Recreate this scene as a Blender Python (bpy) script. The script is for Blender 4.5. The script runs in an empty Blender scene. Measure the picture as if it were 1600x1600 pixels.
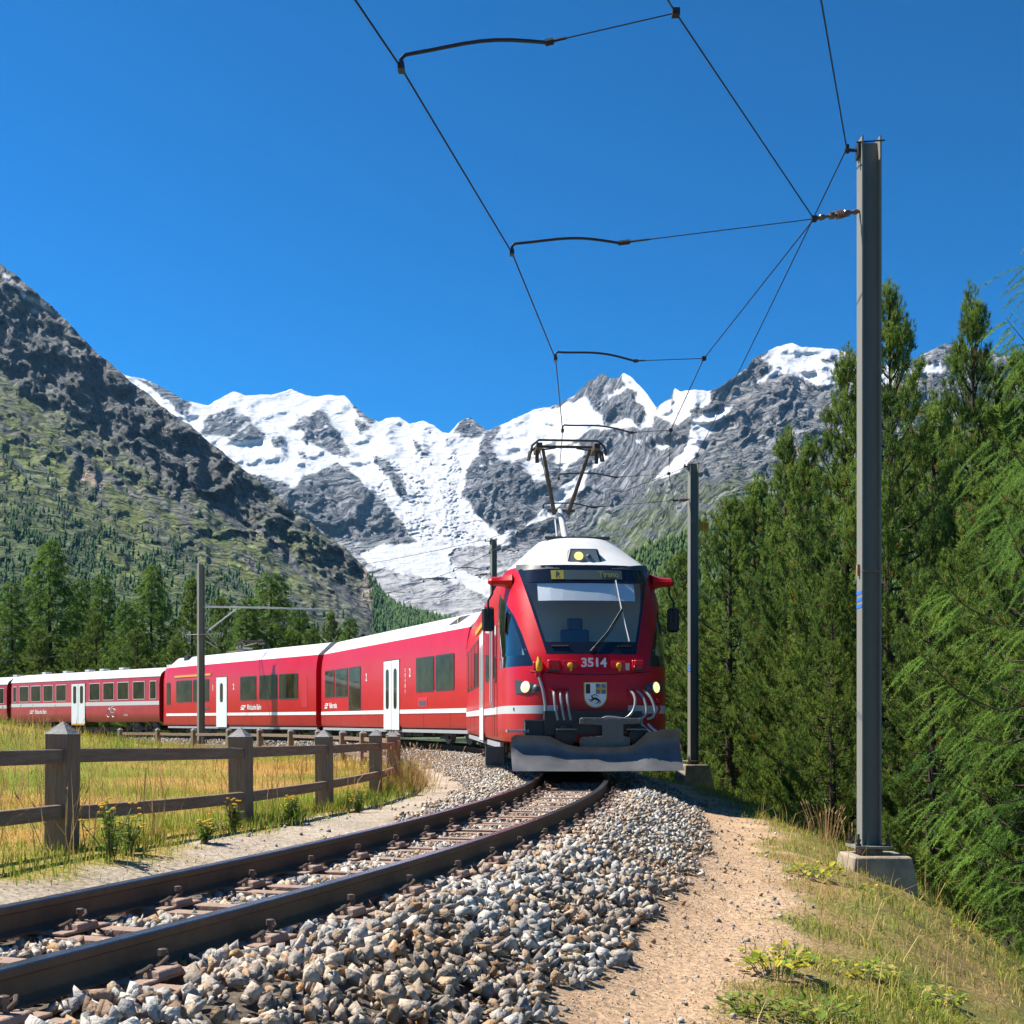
import bpy, bmesh, math, random
import numpy as np
from mathutils import Vector, Matrix

# ------------------------------------------------------------------ camera, sky, sun, exposure
SC = bpy.context.scene
COL = SC.collection
F_PX, H_PX, CAM_Z = 1975.0, 1126.0, 0.88
cam_d = bpy.data.cameras.new('camera')
cam_d.sensor_width = 36.0
cam_d.lens = 36.0 * F_PX / 1600.0
cam_d.shift_y = (H_PX - 800.0) / 1600.0
cam_d.clip_start, cam_d.clip_end = 0.1, 40000.0
cam = bpy.data.objects.new('camera', cam_d)
cam.location = (0, 0, CAM_Z)
cam.rotation_euler = (math.radians(90), 0, 0)
COL.objects.link(cam)
SC.camera = cam

SUN_AZ, SUN_EL = math.radians(-74), math.radians(53)      # azimuth from +Y, negative = to the left
world = bpy.data.worlds.new('World')
SC.world = world
world.use_nodes = True
wn = world.node_tree
wn.nodes.clear()
sky = wn.nodes.new('ShaderNodeTexSky')
sky.sky_type = 'NISHITA'
sky.sun_disc = False
sky.sun_elevation = SUN_EL
sky.sun_rotation = SUN_AZ
sky.altitude = 2000.0
sky.air_density = 1.0
sky.dust_density = 0.7
sky.ozone_density = 5.0
hsv = wn.nodes.new('ShaderNodeHueSaturation')
hsv.inputs['Hue'].default_value = 0.480
hsv.inputs['Saturation'].default_value = 1.42
hsv.inputs['Value'].default_value = 0.455
gam = wn.nodes.new('ShaderNodeGamma')
gam.inputs['Gamma'].default_value = 1.45
bgn = wn.nodes.new('ShaderNodeBackground')
bgn.inputs['Strength'].default_value = 0.12
wout = wn.nodes.new('ShaderNodeOutputWorld')
wn.links.new(sky.outputs[0], hsv.inputs['Color'])
wn.links.new(hsv.outputs[0], gam.inputs['Color'])
wn.links.new(gam.outputs[0], bgn.inputs['Color'])
wn.links.new(bgn.outputs[0], wout.inputs['Surface'])

sun_d = bpy.data.lights.new('sun', 'SUN')
sun_d.energy = 5.0
sun_d.angle = math.radians(0.5)
sun_d.color = (1.0, 0.94, 0.84)
sun = bpy.data.objects.new('sun', sun_d)
sdir = Vector((math.sin(SUN_AZ) * math.cos(SUN_EL), math.cos(SUN_AZ) * math.cos(SUN_EL), math.sin(SUN_EL)))
sun.rotation_euler = sdir.to_track_quat('Z', 'Y').to_euler()
sun.location = (-60, 40, 80)
COL.objects.link(sun)

SC.view_settings.view_transform = 'Standard'
SC.view_settings.look = 'None'
SC.view_settings.exposure = 1.0
SC.view_settings.gamma = 1.0
SC.view_settings.use_curve_mapping = False
SC.render.engine = 'CYCLES'
SC.cycles.use_denoising = True
SC.cycles.max_bounces = 6
SC.cycles.diffuse_bounces = 4
SC.cycles.glossy_bounces = 3
SC.cycles.transmission_bounces = 4
SC.cycles.transparent_max_bounces = 6
SC.cycles.caustics_reflective = False
SC.cycles.caustics_refractive = False

rng = np.random.default_rng(11)
random.seed(5)

# ------------------------------------------------------------------ helpers
def at(px, py, depth):
    """the point that a pixel of the photograph shows at a given distance"""
    return Vector(((px - 800.0) / F_PX * depth, depth, CAM_Z + (H_PX - py) / F_PX * depth))

def tag(o, label=None, cat=None, group=None, kind=None):
    if label: o['label'] = label
    if cat: o['category'] = cat
    if group: o['group'] = group
    if kind: o['kind'] = kind
    return o

def thing(name, label, cat, loc=(0, 0, 0), rz=0.0, group=None):
    o = bpy.data.objects.new(name, None)
    o.empty_display_size = 0.2
    o.location = loc
    o.rotation_euler = (0, 0, rz)
    COL.objects.link(o)
    return tag(o, label, cat, group)

def link(name, me, parent=None, loc=None, rot=None, scale=None):
    o = bpy.data.objects.new(name, me)
    COL.objects.link(o)
    if parent is not None: o.parent = parent
    if loc is not None: o.location = loc
    if rot is not None: o.rotation_euler = rot
    if scale is not None: o.scale = scale
    return o

def set_mats(me, mats):
    for m in (mats if isinstance(mats, (list, tuple)) else [mats]):
        me.materials.append(m)

def np_mesh(name, V, F, mats, col=None, smooth=False, attrs=None, fmat=None):
    """mesh from numpy arrays; F is (n,3) or (n,4); col is per-vertex rgb"""
    me = bpy.data.meshes.new(name)
    V = np.asarray(V, dtype=np.float32); F = np.asarray(F, dtype=np.int32)
    n, k = F.shape
    me.vertices.add(len(V)); me.vertices.foreach_set('co', V.ravel())
    me.loops.add(n * k); me.loops.foreach_set('vertex_index', F.ravel())
    me.polygons.add(n)
    me.polygons.foreach_set('loop_start', np.arange(0, n * k, k, dtype=np.int32))
    me.polygons.foreach_set('loop_total', np.full(n, k, dtype=np.int32))
    if smooth: me.polygons.foreach_set('use_smooth', np.ones(n, dtype=bool))
    set_mats(me, mats)
    if fmat is not None: me.polygons.foreach_set('material_index', np.asarray(fmat, dtype=np.int32))
    if col is not None:
        a = me.color_attributes.new('col', 'FLOAT_COLOR', 'POINT')
        c = np.ones((len(V), 4), dtype=np.float32); c[:, :3] = col
        a.data.foreach_set('color', c.ravel())
    for nm, arr in (attrs or {}).items():
        a = me.attributes.new(nm, 'FLOAT', 'POINT')
        a.data.foreach_set('value', np.asarray(arr, dtype=np.float32))
    me.update(calc_edges=True)
    me.validate()
    return me

class MB:
    """collects simple shapes into one mesh"""
    def __init__(s): s.v = []; s.f = []; s.m = []
    def add(s, vs, fs, mi=0):
        b = len(s.v); s.v += [tuple(v) for v in vs]; s.f += [tuple(b + i for i in f) for f in fs]; s.m += [mi] * len(fs); return s
    def box(s, c, d, M=None, mi=0, taper=None):
        x, y, z = d[0] / 2, d[1] / 2, d[2] / 2
        t = taper or (1, 1)
        vs = [Vector((sx * x * (t[0] if sz > 0 else 1), sy * y * (t[1] if sz > 0 else 1), sz * z)) for sz in (-1, 1) for sx, sy in ((-1, -1), (1, -1), (1, 1), (-1, 1))]
        if M is not None: vs = [M @ v for v in vs]
        vs = [v + Vector(c) for v in vs]
        return s.add(vs, [(3, 2, 1, 0), (4, 5, 6, 7), (0, 1, 5, 4), (1, 2, 6, 5), (2, 3, 7, 6), (3, 0, 4, 7)], mi)
    def tube(s, pts, r, n=6, mi=0, cap=True):
        pts = [Vector(p) for p in pts]
        rr = r if isinstance(r, (list, tuple)) else [r] * len(pts)
        up0 = None; rings = []
        for i, p in enumerate(pts):
            t = (pts[min(i + 1, len(pts) - 1)] - pts[max(i - 1, 0)])
            t = t.normalized() if t.length > 1e-9 else Vector((0, 0, 1))
            if up0 is None: up0 = Vector((0, 0, 1)) if abs(t.z) < 0.9 else Vector((0, 1, 0))
            a = t.cross(up0)
            a = a.normalized() if a.length > 1e-6 else t.orthogonal().normalized()
            b = a.cross(t).normalized(); up0 = b
            rings.append([p + (a * math.cos(q) + b * math.sin(q)) * rr[i] for q in (2 * math.pi * k / n for k in range(n))])
        vs = [v for rg in rings for v in rg]; fs = []
        for i in range(len(pts) - 1):
            for k in range(n):
                fs.append((i * n + k, i * n + (k + 1) % n, (i + 1) * n + (k + 1) % n, (i + 1) * n + k))
        if cap: fs += [tuple(reversed(range(n))), tuple(range((len(pts) - 1) * n, len(pts) * n))]
        return s.add(vs, fs, mi)
    def lathe(s, prof, M, n=12, mi=0):
        """prof: (radius, height) pairs about the local z of matrix M"""
        vs = []; fs = []
        for r, h in prof:
            vs += [M @ Vector((r * math.cos(2 * math.pi * k / n), r * math.sin(2 * math.pi * k / n), h)) for k in range(n)]
        for i in range(len(prof) - 1):
            for k in range(n):
                fs.append((i * n + k, i * n + (k + 1) % n, (i + 1) * n + (k + 1) % n, (i + 1) * n + k))
        fs += [tuple(reversed(range(n))), tuple(range((len(prof) - 1) * n, len(prof) * n))]
        return s.add(vs, fs, mi)
    def prism(s, poly, a, b, axis='x', mi=0):
        """poly of 2-D points extruded between a and b along an axis"""
        mk = {'x': lambda p, q: (q, p[0], p[1]), 'y': lambda p, q: (p[0], q, p[1]), 'z': lambda p, q: (p[0], p[1], q)}[axis]
        n = len(poly)
        vs = [mk(p, a) for p in poly] + [mk(p, b) for p in poly]
        fs = [tuple(range(n)), tuple(reversed(range(n, 2 * n)))] + [(i, i + n, (i + 1) % n + n, (i + 1) % n) for i in range(n)]
        return s.add(vs, fs, mi)
    def loft(s, rings, closed=True, cap=True, mi=0):
        n = len(rings[0]); vs = [v for r in rings for v in r]; fs = []
        for i in range(len(rings) - 1):
            for k in range(n if closed else n - 1):
                fs.append((i * n + k, i * n + (k + 1) % n, (i + 1) * n + (k + 1) % n, (i + 1) * n + k))
        if cap: fs += [tuple(reversed(range(n))), tuple(range((len(rings) - 1) * n, len(rings) * n))]
        return s.add(vs, fs, mi)
    def mesh(s, name, mats, smooth=False, bevel=0.0, fix=True):
        me = bpy.data.meshes.new(name)
        me.from_pydata([tuple(v) for v in s.v], [], s.f)
        set_mats(me, mats)
        me.polygons.foreach_set('material_index', np.array(s.m, dtype=np.int32))
        bm = bmesh.new(); bm.from_mesh(me)
        if fix: bmesh.ops.recalc_face_normals(bm, faces=bm.faces)
        if bevel > 0:
            es = [e for e in bm.edges if len(e.link_faces) == 2 and e.calc_face_angle(0) > 0.6]
            bmesh.ops.bevel(bm, geom=es, offset=bevel, segments=1, affect='EDGES', clamp_overlap=True)
        if smooth:
            for f in bm.faces: f.smooth = True
            for e in bm.edges:
                if len(e.link_faces) == 2 and e.calc_face_angle(0) > math.radians(38): e.smooth = False
        bm.to_mesh(me); bm.free()
        me.update()
        return me
    def build(s, name, mats, parent=None, smooth=False, bevel=0.0, loc=None, rot=None, fix=True):
        return link(name, s.mesh(name, mats, smooth, bevel, fix), parent, loc, rot)

def RZ(a): return Matrix.Rotation(a, 3, 'Z')
def RX(a): return Matrix.Rotation(a, 3, 'X')
def RY(a): return Matrix.Rotation(a, 3, 'Y')

def copy_tree(o, parent=None):
    c = o.copy(); COL.objects.link(c); c.parent = parent
    for ch in o.children: copy_tree(ch, c)
    return c

# ------------------------------------------------------------------ materials
def material(name, color=(0.5, 0.5, 0.5), rough=0.6, metal=0.0, spec=0.5, coat=0.0, var=0.0, vscale=8.0, vcol=None,
             bump=0.0, bscale=40.0, attr=False, objcol=False, detail=4.0, transl=0.0, stretch=None, rvar=0.0):
    m = bpy.data.materials.new(name); m.use_nodes = True
    nt = m.node_tree; N = nt.nodes; L = nt.links
    b = N['Principled BSDF']
    b.inputs['Roughness'].default_value = rough
    b.inputs['Metallic'].default_value = metal
    b.inputs['Specular IOR Level'].default_value = spec
    b.inputs['Coat Weight'].default_value = coat
    b.inputs['Coat Roughness'].default_value = 0.06
    src = None
    if attr:
        a = N.new('ShaderNodeAttribute'); a.attribute_name = 'col'; src = a.outputs['Color']
    elif objcol:
        a = N.new('ShaderNodeObjectInfo'); src = a.outputs['Color']
    tc = N.new('ShaderNodeTexCoord')
    vec = tc.outputs['Object']
    if stretch:
        mp = N.new('ShaderNodeMapping'); mp.inputs['Scale'].default_value = stretch
        L.new(vec, mp.inputs['Vector']); vec = mp.outputs[0]
    nz = None
    if var > 0 or rvar > 0:
        nz = N.new('ShaderNodeTexNoise'); nz.inputs['Scale'].default_value = vscale
        nz.inputs['Detail'].default_value = detail; nz.inputs['Roughness'].default_value = 0.6
        L.new(vec, nz.inputs['Vector'])
    if var > 0:
        if vcol is not None:
            mx = N.new('ShaderNodeMix'); mx.data_type = 'RGBA'
            rp = N.new('ShaderNodeMapRange'); rp.inputs['From Min'].default_value = 0.35; rp.inputs['From Max'].default_value = 0.65
            rp.inputs['To Max'].default_value = var
            L.new(nz.outputs[0], rp.inputs['Value']); L.new(rp.outputs[0], mx.inputs['Factor'])
            if src is not None: L.new(src, mx.inputs[6])
            else: mx.inputs[6].default_value = (*color, 1)
            mx.inputs[7].default_value = (*vcol, 1); src = mx.outputs[2]
        else:
            mx = N.new('ShaderNodeMix'); mx.data_type = 'RGBA'; mx.blend_type = 'MULTIPLY'; mx.inputs['Factor'].default_value = 1.0
            rp = N.new('ShaderNodeMapRange'); rp.inputs['From Min'].default_value = 0.3; rp.inputs['From Max'].default_value = 0.7
            rp.inputs['To Min'].default_value = 1 - var; rp.inputs['To Max'].default_value = 1 + var
            L.new(nz.outputs[0], rp.inputs['Value']); L.new(rp.outputs[0], mx.inputs[7])
            if src is not None: L.new(src, mx.inputs[6])
            else: mx.inputs[6].default_value = (*color, 1)
            src = mx.outputs[2]
    if rvar > 0:
        rp = N.new('ShaderNodeMapRange'); rp.inputs['To Min'].default_value = max(0.02, rough - rvar); rp.inputs['To Max'].default_value = rough + rvar
        L.new(nz.outputs[0], rp.inputs['Value']); L.new(rp.outputs[0], b.inputs['Roughness'])
    if src is not None: L.new(src, b.inputs['Base Color'])
    else: b.inputs['Base Color'].default_value = (*color, 1)
    if bump > 0:
        n2 = N.new('ShaderNodeTexNoise'); n2.inputs['Scale'].default_value = bscale; n2.inputs['Detail'].default_value = 5.0
        L.new(vec, n2.inputs['Vector'])
        bp = N.new('ShaderNodeBump'); bp.inputs['Strength'].default_value = bump; bp.inputs['Distance'].default_value = 0.02
        L.new(n2.outputs[0], bp.inputs['Height']); L.new(bp.outputs[0], b.inputs['Normal'])
    if transl > 0:
        tr = N.new('ShaderNodeBsdfTranslucent'); ms = N.new('ShaderNodeMixShader'); ms.inputs[0].default_value = transl
        if src is not None: L.new(src, tr.inputs['Color'])
        else: tr.inputs['Color'].default_value = (*color, 1)
        L.new(b.outputs[0], ms.inputs[1]); L.new(tr.outputs[0], ms.inputs[2])
        L.new(ms.outputs[0], N['Material Output'].inputs['Surface'])
    return m

def emissive(name, color, strength):
    m = material(name, color, 0.3)
    b = m.node_tree.nodes['Principled BSDF']
    b.inputs['Emission Color'].default_value = (*color, 1); b.inputs['Emission Strength'].default_value = strength
    return m

# ------------------------------------------------------------------ noise
_perm = np.random.default_rng(3).permutation(512).astype(np.int64)
_perm = np.concatenate([_perm, _perm, _perm])
_ang = np.random.default_rng(4).random(512) * 2 * np.pi
_gx, _gy = np.cos(_ang), np.sin(_ang)
def pnoise(x, y):
    xi = np.floor(x).astype(np.int64); yi = np.floor(y).astype(np.int64)
    xf = x - xi; yf = y - yi
    u = xf * xf * xf * (xf * (xf * 6 - 15) + 10); v = yf * yf * yf * (yf * (yf * 6 - 15) + 10)
    def g(ix, iy, dx, dy):
        h = _perm[(_perm[ix & 511] + iy) & 511]
        return _gx[h] * dx + _gy[h] * dy
    a = g(xi, yi, xf, yf); b = g(xi + 1, yi, xf - 1, yf); c = g(xi, yi + 1, xf, yf - 1); d = g(xi + 1, yi + 1, xf - 1, yf - 1)
    return (a + u * (b - a)) + v * ((c + u * (d - c)) - (a + u * (b - a)))
def fbm(x, y, o=5, lac=2.03, gain=0.5):
    s = 0; a = 1.0
    for i in range(o):
        s = s + a * pnoise(x + 17.3 * i, y - 9.1 * i); x = x * lac; y = y * lac; a *= gain
    return s
def ridged(x, y, o=5, lac=2.07, gain=0.5):
    s = 0; a = 1.0; w = 1.0
    for i in range(o):
        n = 1 - np.abs(pnoise(x + 31.7 * i, y + 12.9 * i)) * 1.6
        n = np.clip(n, 0, 1) ** 2 * w
        s = s + a * n; w = np.clip(n * 1.6, 0, 1); x = x * lac; y = y * lac; a *= gain
    return s
def sstep(a, b, x):
    t = np.clip((x - a) / (b - a), 0, 1); return t * t * (3 - 2 * t)
# ------------------------------------------------------------------ the line of the track
_S = np.concatenate([[0], np.linspace(3.75, 113.75, 12)])
_HD = np.radians([28.6, 24.43, 13.27, 3.43, -8.05, -20.22, -29.91, -36.9, -42.0, -46.8, -50.0, -54.0, -58.0])
PS = np.arange(0, 110.01, 0.25)
_h = np.interp(PS, _S, _HD); _k = np.hanning(33); _k /= _k.sum()
PH = np.convolve(np.pad(_h, 16, mode='edge'), _k, 'valid')
PX = -5.385 + np.concatenate([[0], np.cumsum(np.sin(PH[:-1]) * 0.25)])
PY = -2.01 + np.concatenate([[0], np.cumsum(np.cos(PH[:-1]) * 0.25)])
PZ = np.interp(PS, [0, 24, 52, 70, 110], [0, 0, 0.2, 0.15, 0.0])          # top of rail
def tp(s, d=0.0, dz=0.0):
    x, y, z, h = (np.interp(s, PS, a) for a in (PX, PY, PZ, PH))
    return Vector((x + d * math.cos(h), y - d * math.sin(h), z + dz))
def thead(s): return float(np.interp(s, PS, PH))
def s_at(x, y): return float(PS[np.argmin((PX - x) ** 2 + (PY - y) ** 2)])
def track_sd(x, y):
    """nearest station and signed offset (positive to the right, outside of the curve)"""
    x = np.atleast_1d(np.asarray(x, float)); y = np.atleast_1d(np.asarray(y, float))
    S = np.empty(len(x)); D = np.empty(len(x))
    for a in range(0, len(x), 20000):
        xx = x[a:a + 20000, None]; yy = y[a:a + 20000, None]
        d2 = (xx - PX[None, :]) ** 2 + (yy - PY[None, :]) ** 2
        j = np.argmin(d2, axis=1)
        h = PH[j]
        ox = xx[:, 0] - PX[j]; oy = yy[:, 0] - PY[j]
        along = ox * np.sin(h) + oy * np.cos(h); off = ox * np.cos(h) - oy * np.sin(h)
        S[a:a + 20000] = PS[j] + np.clip(along, -0.13, 0.13); D[a:a + 20000] = np.sign(off) * np.sqrt(d2[np.arange(len(j)), j])
    return S, D

_RD = np.array([0.0, 1.15, 1.75, 2.35, 2.9, 3.5, 4.4, 5.5, 8.0, 15.0, 30.0, 60.0, 140.0])
_RZ = np.array([-0.20, -0.20, -0.42, -0.56, -0.60, -0.76, -1.20, -1.95, -3.7, -7.6, -13.0, -18.0, -20.0])
def ground_z(x, y, SD=None):
    x = np.atleast_1d(np.asarray(x, float)); y = np.atleast_1d(np.asarray(y, float))
    s, d = track_sd(x, y) if SD is None else SD
    zt = np.interp(s, PS, PZ)
    right = np.interp(d, _RD, _RZ)
    k = 1 - 0.86 * sstep(44, 66, s)                              # outside the bend the bank is only high on the near side
    right = np.where(right < -0.2, -0.2 + (right + 0.2) * k, right)
    zl = np.interp(s, [0, 12, 15, 20, 25, 45, 70, 110], [-0.06, -0.10, -0.15, -0.25, -0.31, -0.42, -0.45, -0.4])
    t = sstep(1.05, 1.05 + np.interp(s, [10, 20, 30], [0.7, 1.1, 1.6]), -d)
    left = (zt - 0.20) * (1 - t) + zl * t
    z = np.where(d > 0, zt + right, left)
    inside = sstep(2.5, 5.5, -d)
    z = z + inside * 1.30 * np.exp(-((x + 16.5) / 6.5) ** 2 - ((y - 35) / 9.0) ** 2)
    z = z + inside * 0.05 * fbm(x * 0.35, y * 0.35, 3)
    z = z + sstep(2.6, 4.0, d) * 0.16 * fbm(x * 0.8, y * 0.8, 3) * sstep(-1, 2, y)
    z = z + 0.012 * fbm(x * 2.1, y * 2.1, 2)
    return z

# ------------------------------------------------------------------ ground sheet
def axis(parts):
    out = [np.array([parts[0][0]])]
    for a, b, n, g in parts:
        t = np.linspace(0, 1, n + 1)[1:]
        out.append(a + (b - a) * (t if g == 1 else ((g ** t - 1) / (g - 1))))
    return np.concatenate(out)
gx = np.concatenate([-axis([(7, 60, 70, 14), (60, 9000, 22, 90)])[::-1], axis([(-7, 9, 125, 1), (9, 60, 60, 14), (60, 9000, 22, 90)])[1:]])
gx[0] = -9000
gy = np.concatenate([axis([(-9000, -5, 14, 1 / 300.0), (-5, 24, 200, 1), (24, 110, 130, 8), (110, 12000, 30, 60)])])
GX, GY = np.meshgrid(gx, gy)
fx, fy = GX.ravel(), GY.ravel()
gs, gd = track_sd(fx, fy)
gz = ground_z(fx, fy, (gs, gd))
far = sstep(70, 400, np.hypot(fx, fy - 30))
gz = gz * (1 - far) + (-22.0) * far
nx, ny = len(gx), len(gy)
ii = (np.arange(ny - 1)[:, None] * nx + np.arange(nx - 1)[None, :]).ravel()
gF = np.stack([ii, ii + 1, ii + nx + 1, ii + nx], axis=1)

def zones(x, y, s, d):
    """ground cover weights: ballast, sandy path, grass"""
    n1 = fbm(x * 0.9, y * 0.9, 3); n2 = fbm(x * 3.3 + 5, y * 3.3, 3)
    ballast = (1 - sstep(1.75, 2.15, d + 0.25 * n1 + 0.15 * n2)) * sstep(-np.interp(s, [10, 15, 22, 32], [0.85, 1.1, 1.7, 2.4]) - 0.25, -np.interp(s, [10, 15, 22, 32], [0.85, 1.1, 1.7, 2.4]) + 0.15, d + 0.3 * n1)
    fenceoff = np.interp(s, [8, 12, 16, 20, 24, 28, 34, 40, 60, 110], [1.55, 1.75, 2.2, 2.45, 2.75, 3.0, 3.0, 3.0, 3.0, 3.0])
    grass_l = sstep(fenceoff - 0.25, fenceoff + 0.25, -d + 0.5 * n1 + 0.3 * n2)
    grass_r = sstep(2.55, 3.05, d + 0.55 * n1 + 0.3 * n2)
    grass_r = np.maximum(grass_r, sstep(30, 60, s) * sstep(2.2, 3, d))
    return ballast, grass_l, grass_r
wb, wl, wr = zones(fx, fy, gs, gd)
n_big = fbm(fx * 0.25, fy * 0.25, 4); n_mid = fbm(fx * 1.3, fy * 1.3, 3)
sand_r = np.array([0.50, 0.335, 0.205]); sand_l = np.array([0.42, 0.35, 0.27])
side = sstep(-0.5, 0.5, gd)[:, None]
col = sand_l * (1 - side) + sand_r * side
col = col * (1 + 0.25 * n_mid[:, None])
bal = np.array([0.15, 0.125, 0.10])
col = col * (1 - wb[:, None]) + bal * wb[:, None]
dry = np.array([0.42, 0.26, 0.08]); grn = np.array([0.20, 0.23, 0.035])
t = np.clip(0.35 + 1.1 * n_big + 0.35 * sstep(-4, -9, fx), 0, 1)[:, None]
gl = dry * (1 - t) + grn * t
col = col * (1 - wl[:, None]) + gl * wl[:, None]
t2 = np.clip(0.45 + 0.9 * n_mid + 0.5 * n_big, 0, 1)[:, None]
gr = np.array([0.30, 0.20, 0.085]) * (1 - t2) + np.array([0.15, 0.18, 0.035]) * t2
col = col * (1 - wr[:, None]) + gr * wr[:, None]
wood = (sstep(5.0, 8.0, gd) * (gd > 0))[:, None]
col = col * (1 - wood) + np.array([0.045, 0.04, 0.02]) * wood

def ground_material():
    m = bpy.data.materials.new('ground_cover'); m.use_nodes = True
    nt = m.node_tree; N = nt.nodes; L = nt.links; b = N['Principled BSDF']
    b.inputs['Roughness'].default_value = 0.95; b.inputs['Specular IOR Level'].default_value = 0.15
    a = N.new('ShaderNodeAttribute'); a.attribute_name = 'col'
    tc = N.new('ShaderNodeTexCoord')
    v = N.new('ShaderNodeTexVoronoi'); v.inputs['Scale'].default_value = 55.0; v.inputs['Randomness'].default_value = 1.0
    L.new(tc.outputs['Object'], v.inputs['Vector'])
    n = N.new('ShaderNodeTexNoise'); n.inputs['Scale'].default_value = 22.0; n.inputs['Detail'].default_value = 8.0; n.inputs['Roughness'].default_value = 0.7
    L.new(tc.outputs['Object'], n.inputs['Vector'])
    bw = N.new('ShaderNodeRGBToBW'); L.new(v.outputs['Color'], bw.inputs[0])
    r1 = N.new('ShaderNodeMapRange'); r1.inputs['To Min'].default_value = 0.72; r1.inputs['To Max'].default_value = 1.28; L.new(bw.outputs[0], r1.inputs['Value'])
    r2 = N.new('ShaderNodeMapRange'); r2.inputs['From Min'].default_value = 0.3; r2.inputs['From Max'].default_value = 0.7; r2.inputs['To Min'].default_value = 0.5; r2.inputs['To Max'].default_value = 1.5; L.new(n.outputs[0], r2.inputs['Value'])
    mu = N.new('ShaderNodeMath'); mu.operation = 'MULTIPLY'; L.new(r1.outputs[0], mu.inputs[0]); L.new(r2.outputs[0], mu.inputs[1])
    mx = N.new('ShaderNodeMix'); mx.data_type = 'RGBA'; mx.blend_type = 'MULTIPLY'; mx.inputs['Factor'].default_value = 1
    L.new(a.outputs['Color'], mx.inputs[6]); L.new(mu.outputs[0], mx.inputs[7]); L.new(mx.outputs[2], b.inputs['Base Color'])
    bp = N.new('ShaderNodeBump'); bp.inputs['Strength'].default_value = 0.9; bp.inputs['Distance'].default_value = 0.012
    L.new(mu.outputs[0], bp.inputs['Height']); L.new(bp.outputs[0], b.inputs['Normal'])
    return m
ground_mat = ground_material()
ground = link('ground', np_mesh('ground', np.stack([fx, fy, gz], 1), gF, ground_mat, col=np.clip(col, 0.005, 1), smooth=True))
tag(ground, kind='structure')
# ------------------------------------------------------------------ the mountains
def pix_world(px, py, D):
    return np.stack([(px - 800.0) / F_PX * D, D, CAM_Z + (H_PX - py) / F_PX * D], -1)
def in_poly(px, py, poly):
    p = np.array(poly, float); r = np.zeros(px.shape, bool); j = len(p) - 1
    for i in range(len(p)):
        yi, yj = p[i, 1], p[j, 1]; xi, xj = p[i, 0], p[j, 0]
        c = ((yi > py) != (yj > py))
        with np.errstate(divide='ignore', invalid='ignore'):
            c &= px < (xj - xi) * (py - yi) / (yj - yi + 1e-12) + xi
        r ^= c; j = i
    return r
def grid_faces(nr, nc):
    i = (np.arange(nr - 1)[:, None] * nc + np.arange(nc - 1)[None, :]).ravel()
    return np.stack([i, i + 1, i + nc + 1, i + nc], 1)

def mountain_material(name, bscale, bdist):
    m = bpy.data.materials.new(name); m.use_nodes = True
    nt = m.node_tree; N = nt.nodes; L = nt.links; b = N['Principled BSDF']
    b.inputs['Roughness'].default_value = 0.95; b.inputs['Specular IOR Level'].default_value = 0.1
    a = N.new('ShaderNodeAttribute'); a.attribute_name = 'col'
    sn = N.new('ShaderNodeAttribute'); sn.attribute_name = 'snow'
    tc = N.new('ShaderNodeTexCoord')
    n = N.new('ShaderNodeTexNoise'); n.inputs['Scale'].default_value = bscale; n.inputs['Detail'].default_value = 9.0; n.inputs['Roughness'].default_value = 0.68
    L.new(tc.outputs['Object'], n.inputs['Vector'])
    r = N.new('ShaderNodeMapRange'); r.inputs['From Min'].default_value = 0.3; r.inputs['From Max'].default_value = 0.7
    r.inputs['To Min'].default_value = 0.5; r.inputs['To Max'].default_value = 1.5; L.new(n.outputs[0], r.inputs['Value'])
    # snow is far more even in tone than rock
    mr = N.new('ShaderNodeMix'); mr.data_type = 'FLOAT'; L.new(sn.outputs['Fac'], mr.inputs[0]); L.new(r.outputs[0], mr.inputs[2]); mr.inputs[3].default_value = 1.0
    mx = N.new('ShaderNodeMix'); mx.data_type = 'RGBA'; mx.blend_type = 'MULTIPLY'; mx.inputs['Factor'].default_value = 1
    L.new(a.outputs['Color'], mx.inputs[6]); L.new(mr.outputs[0], mx.inputs[7]); L.new(mx.outputs[2], b.inputs['Base Color'])
    bp = N.new('ShaderNodeBump'); bp.inputs['Strength'].default_value = 0.7; bp.inputs['Distance'].default_value = bdist
    ms = N.new('ShaderNodeMapRange'); ms.inputs['To Min'].default_value = 1.0; ms.inputs['To Max'].default_value = 0.25; L.new(sn.outputs['Fac'], ms.inputs['Value']); L.new(ms.outputs[0], bp.inputs['Strength'])
    n2 = N.new('ShaderNodeTexNoise'); n2.noise_type = 'RIDGED_MULTIFRACTAL'; n2.inputs['Scale'].default_value = bscale * 0.45; n2.inputs['Detail'].default_value = 9.0; n2.inputs['Roughness'].default_value = 0.55
    n2.inputs['Offset'].default_value = 0.9; n2.inputs['Gain'].default_value = 2.0
    n2.inputs['Distortion'].default_value = 0.4; L.new(tc.outputs['Object'], n2.inputs['Vector'])
    L.new(n2.outputs[0], bp.inputs['Height']); L.new(bp.outputs[0], b.inputs['Normal'])
    return m

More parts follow.
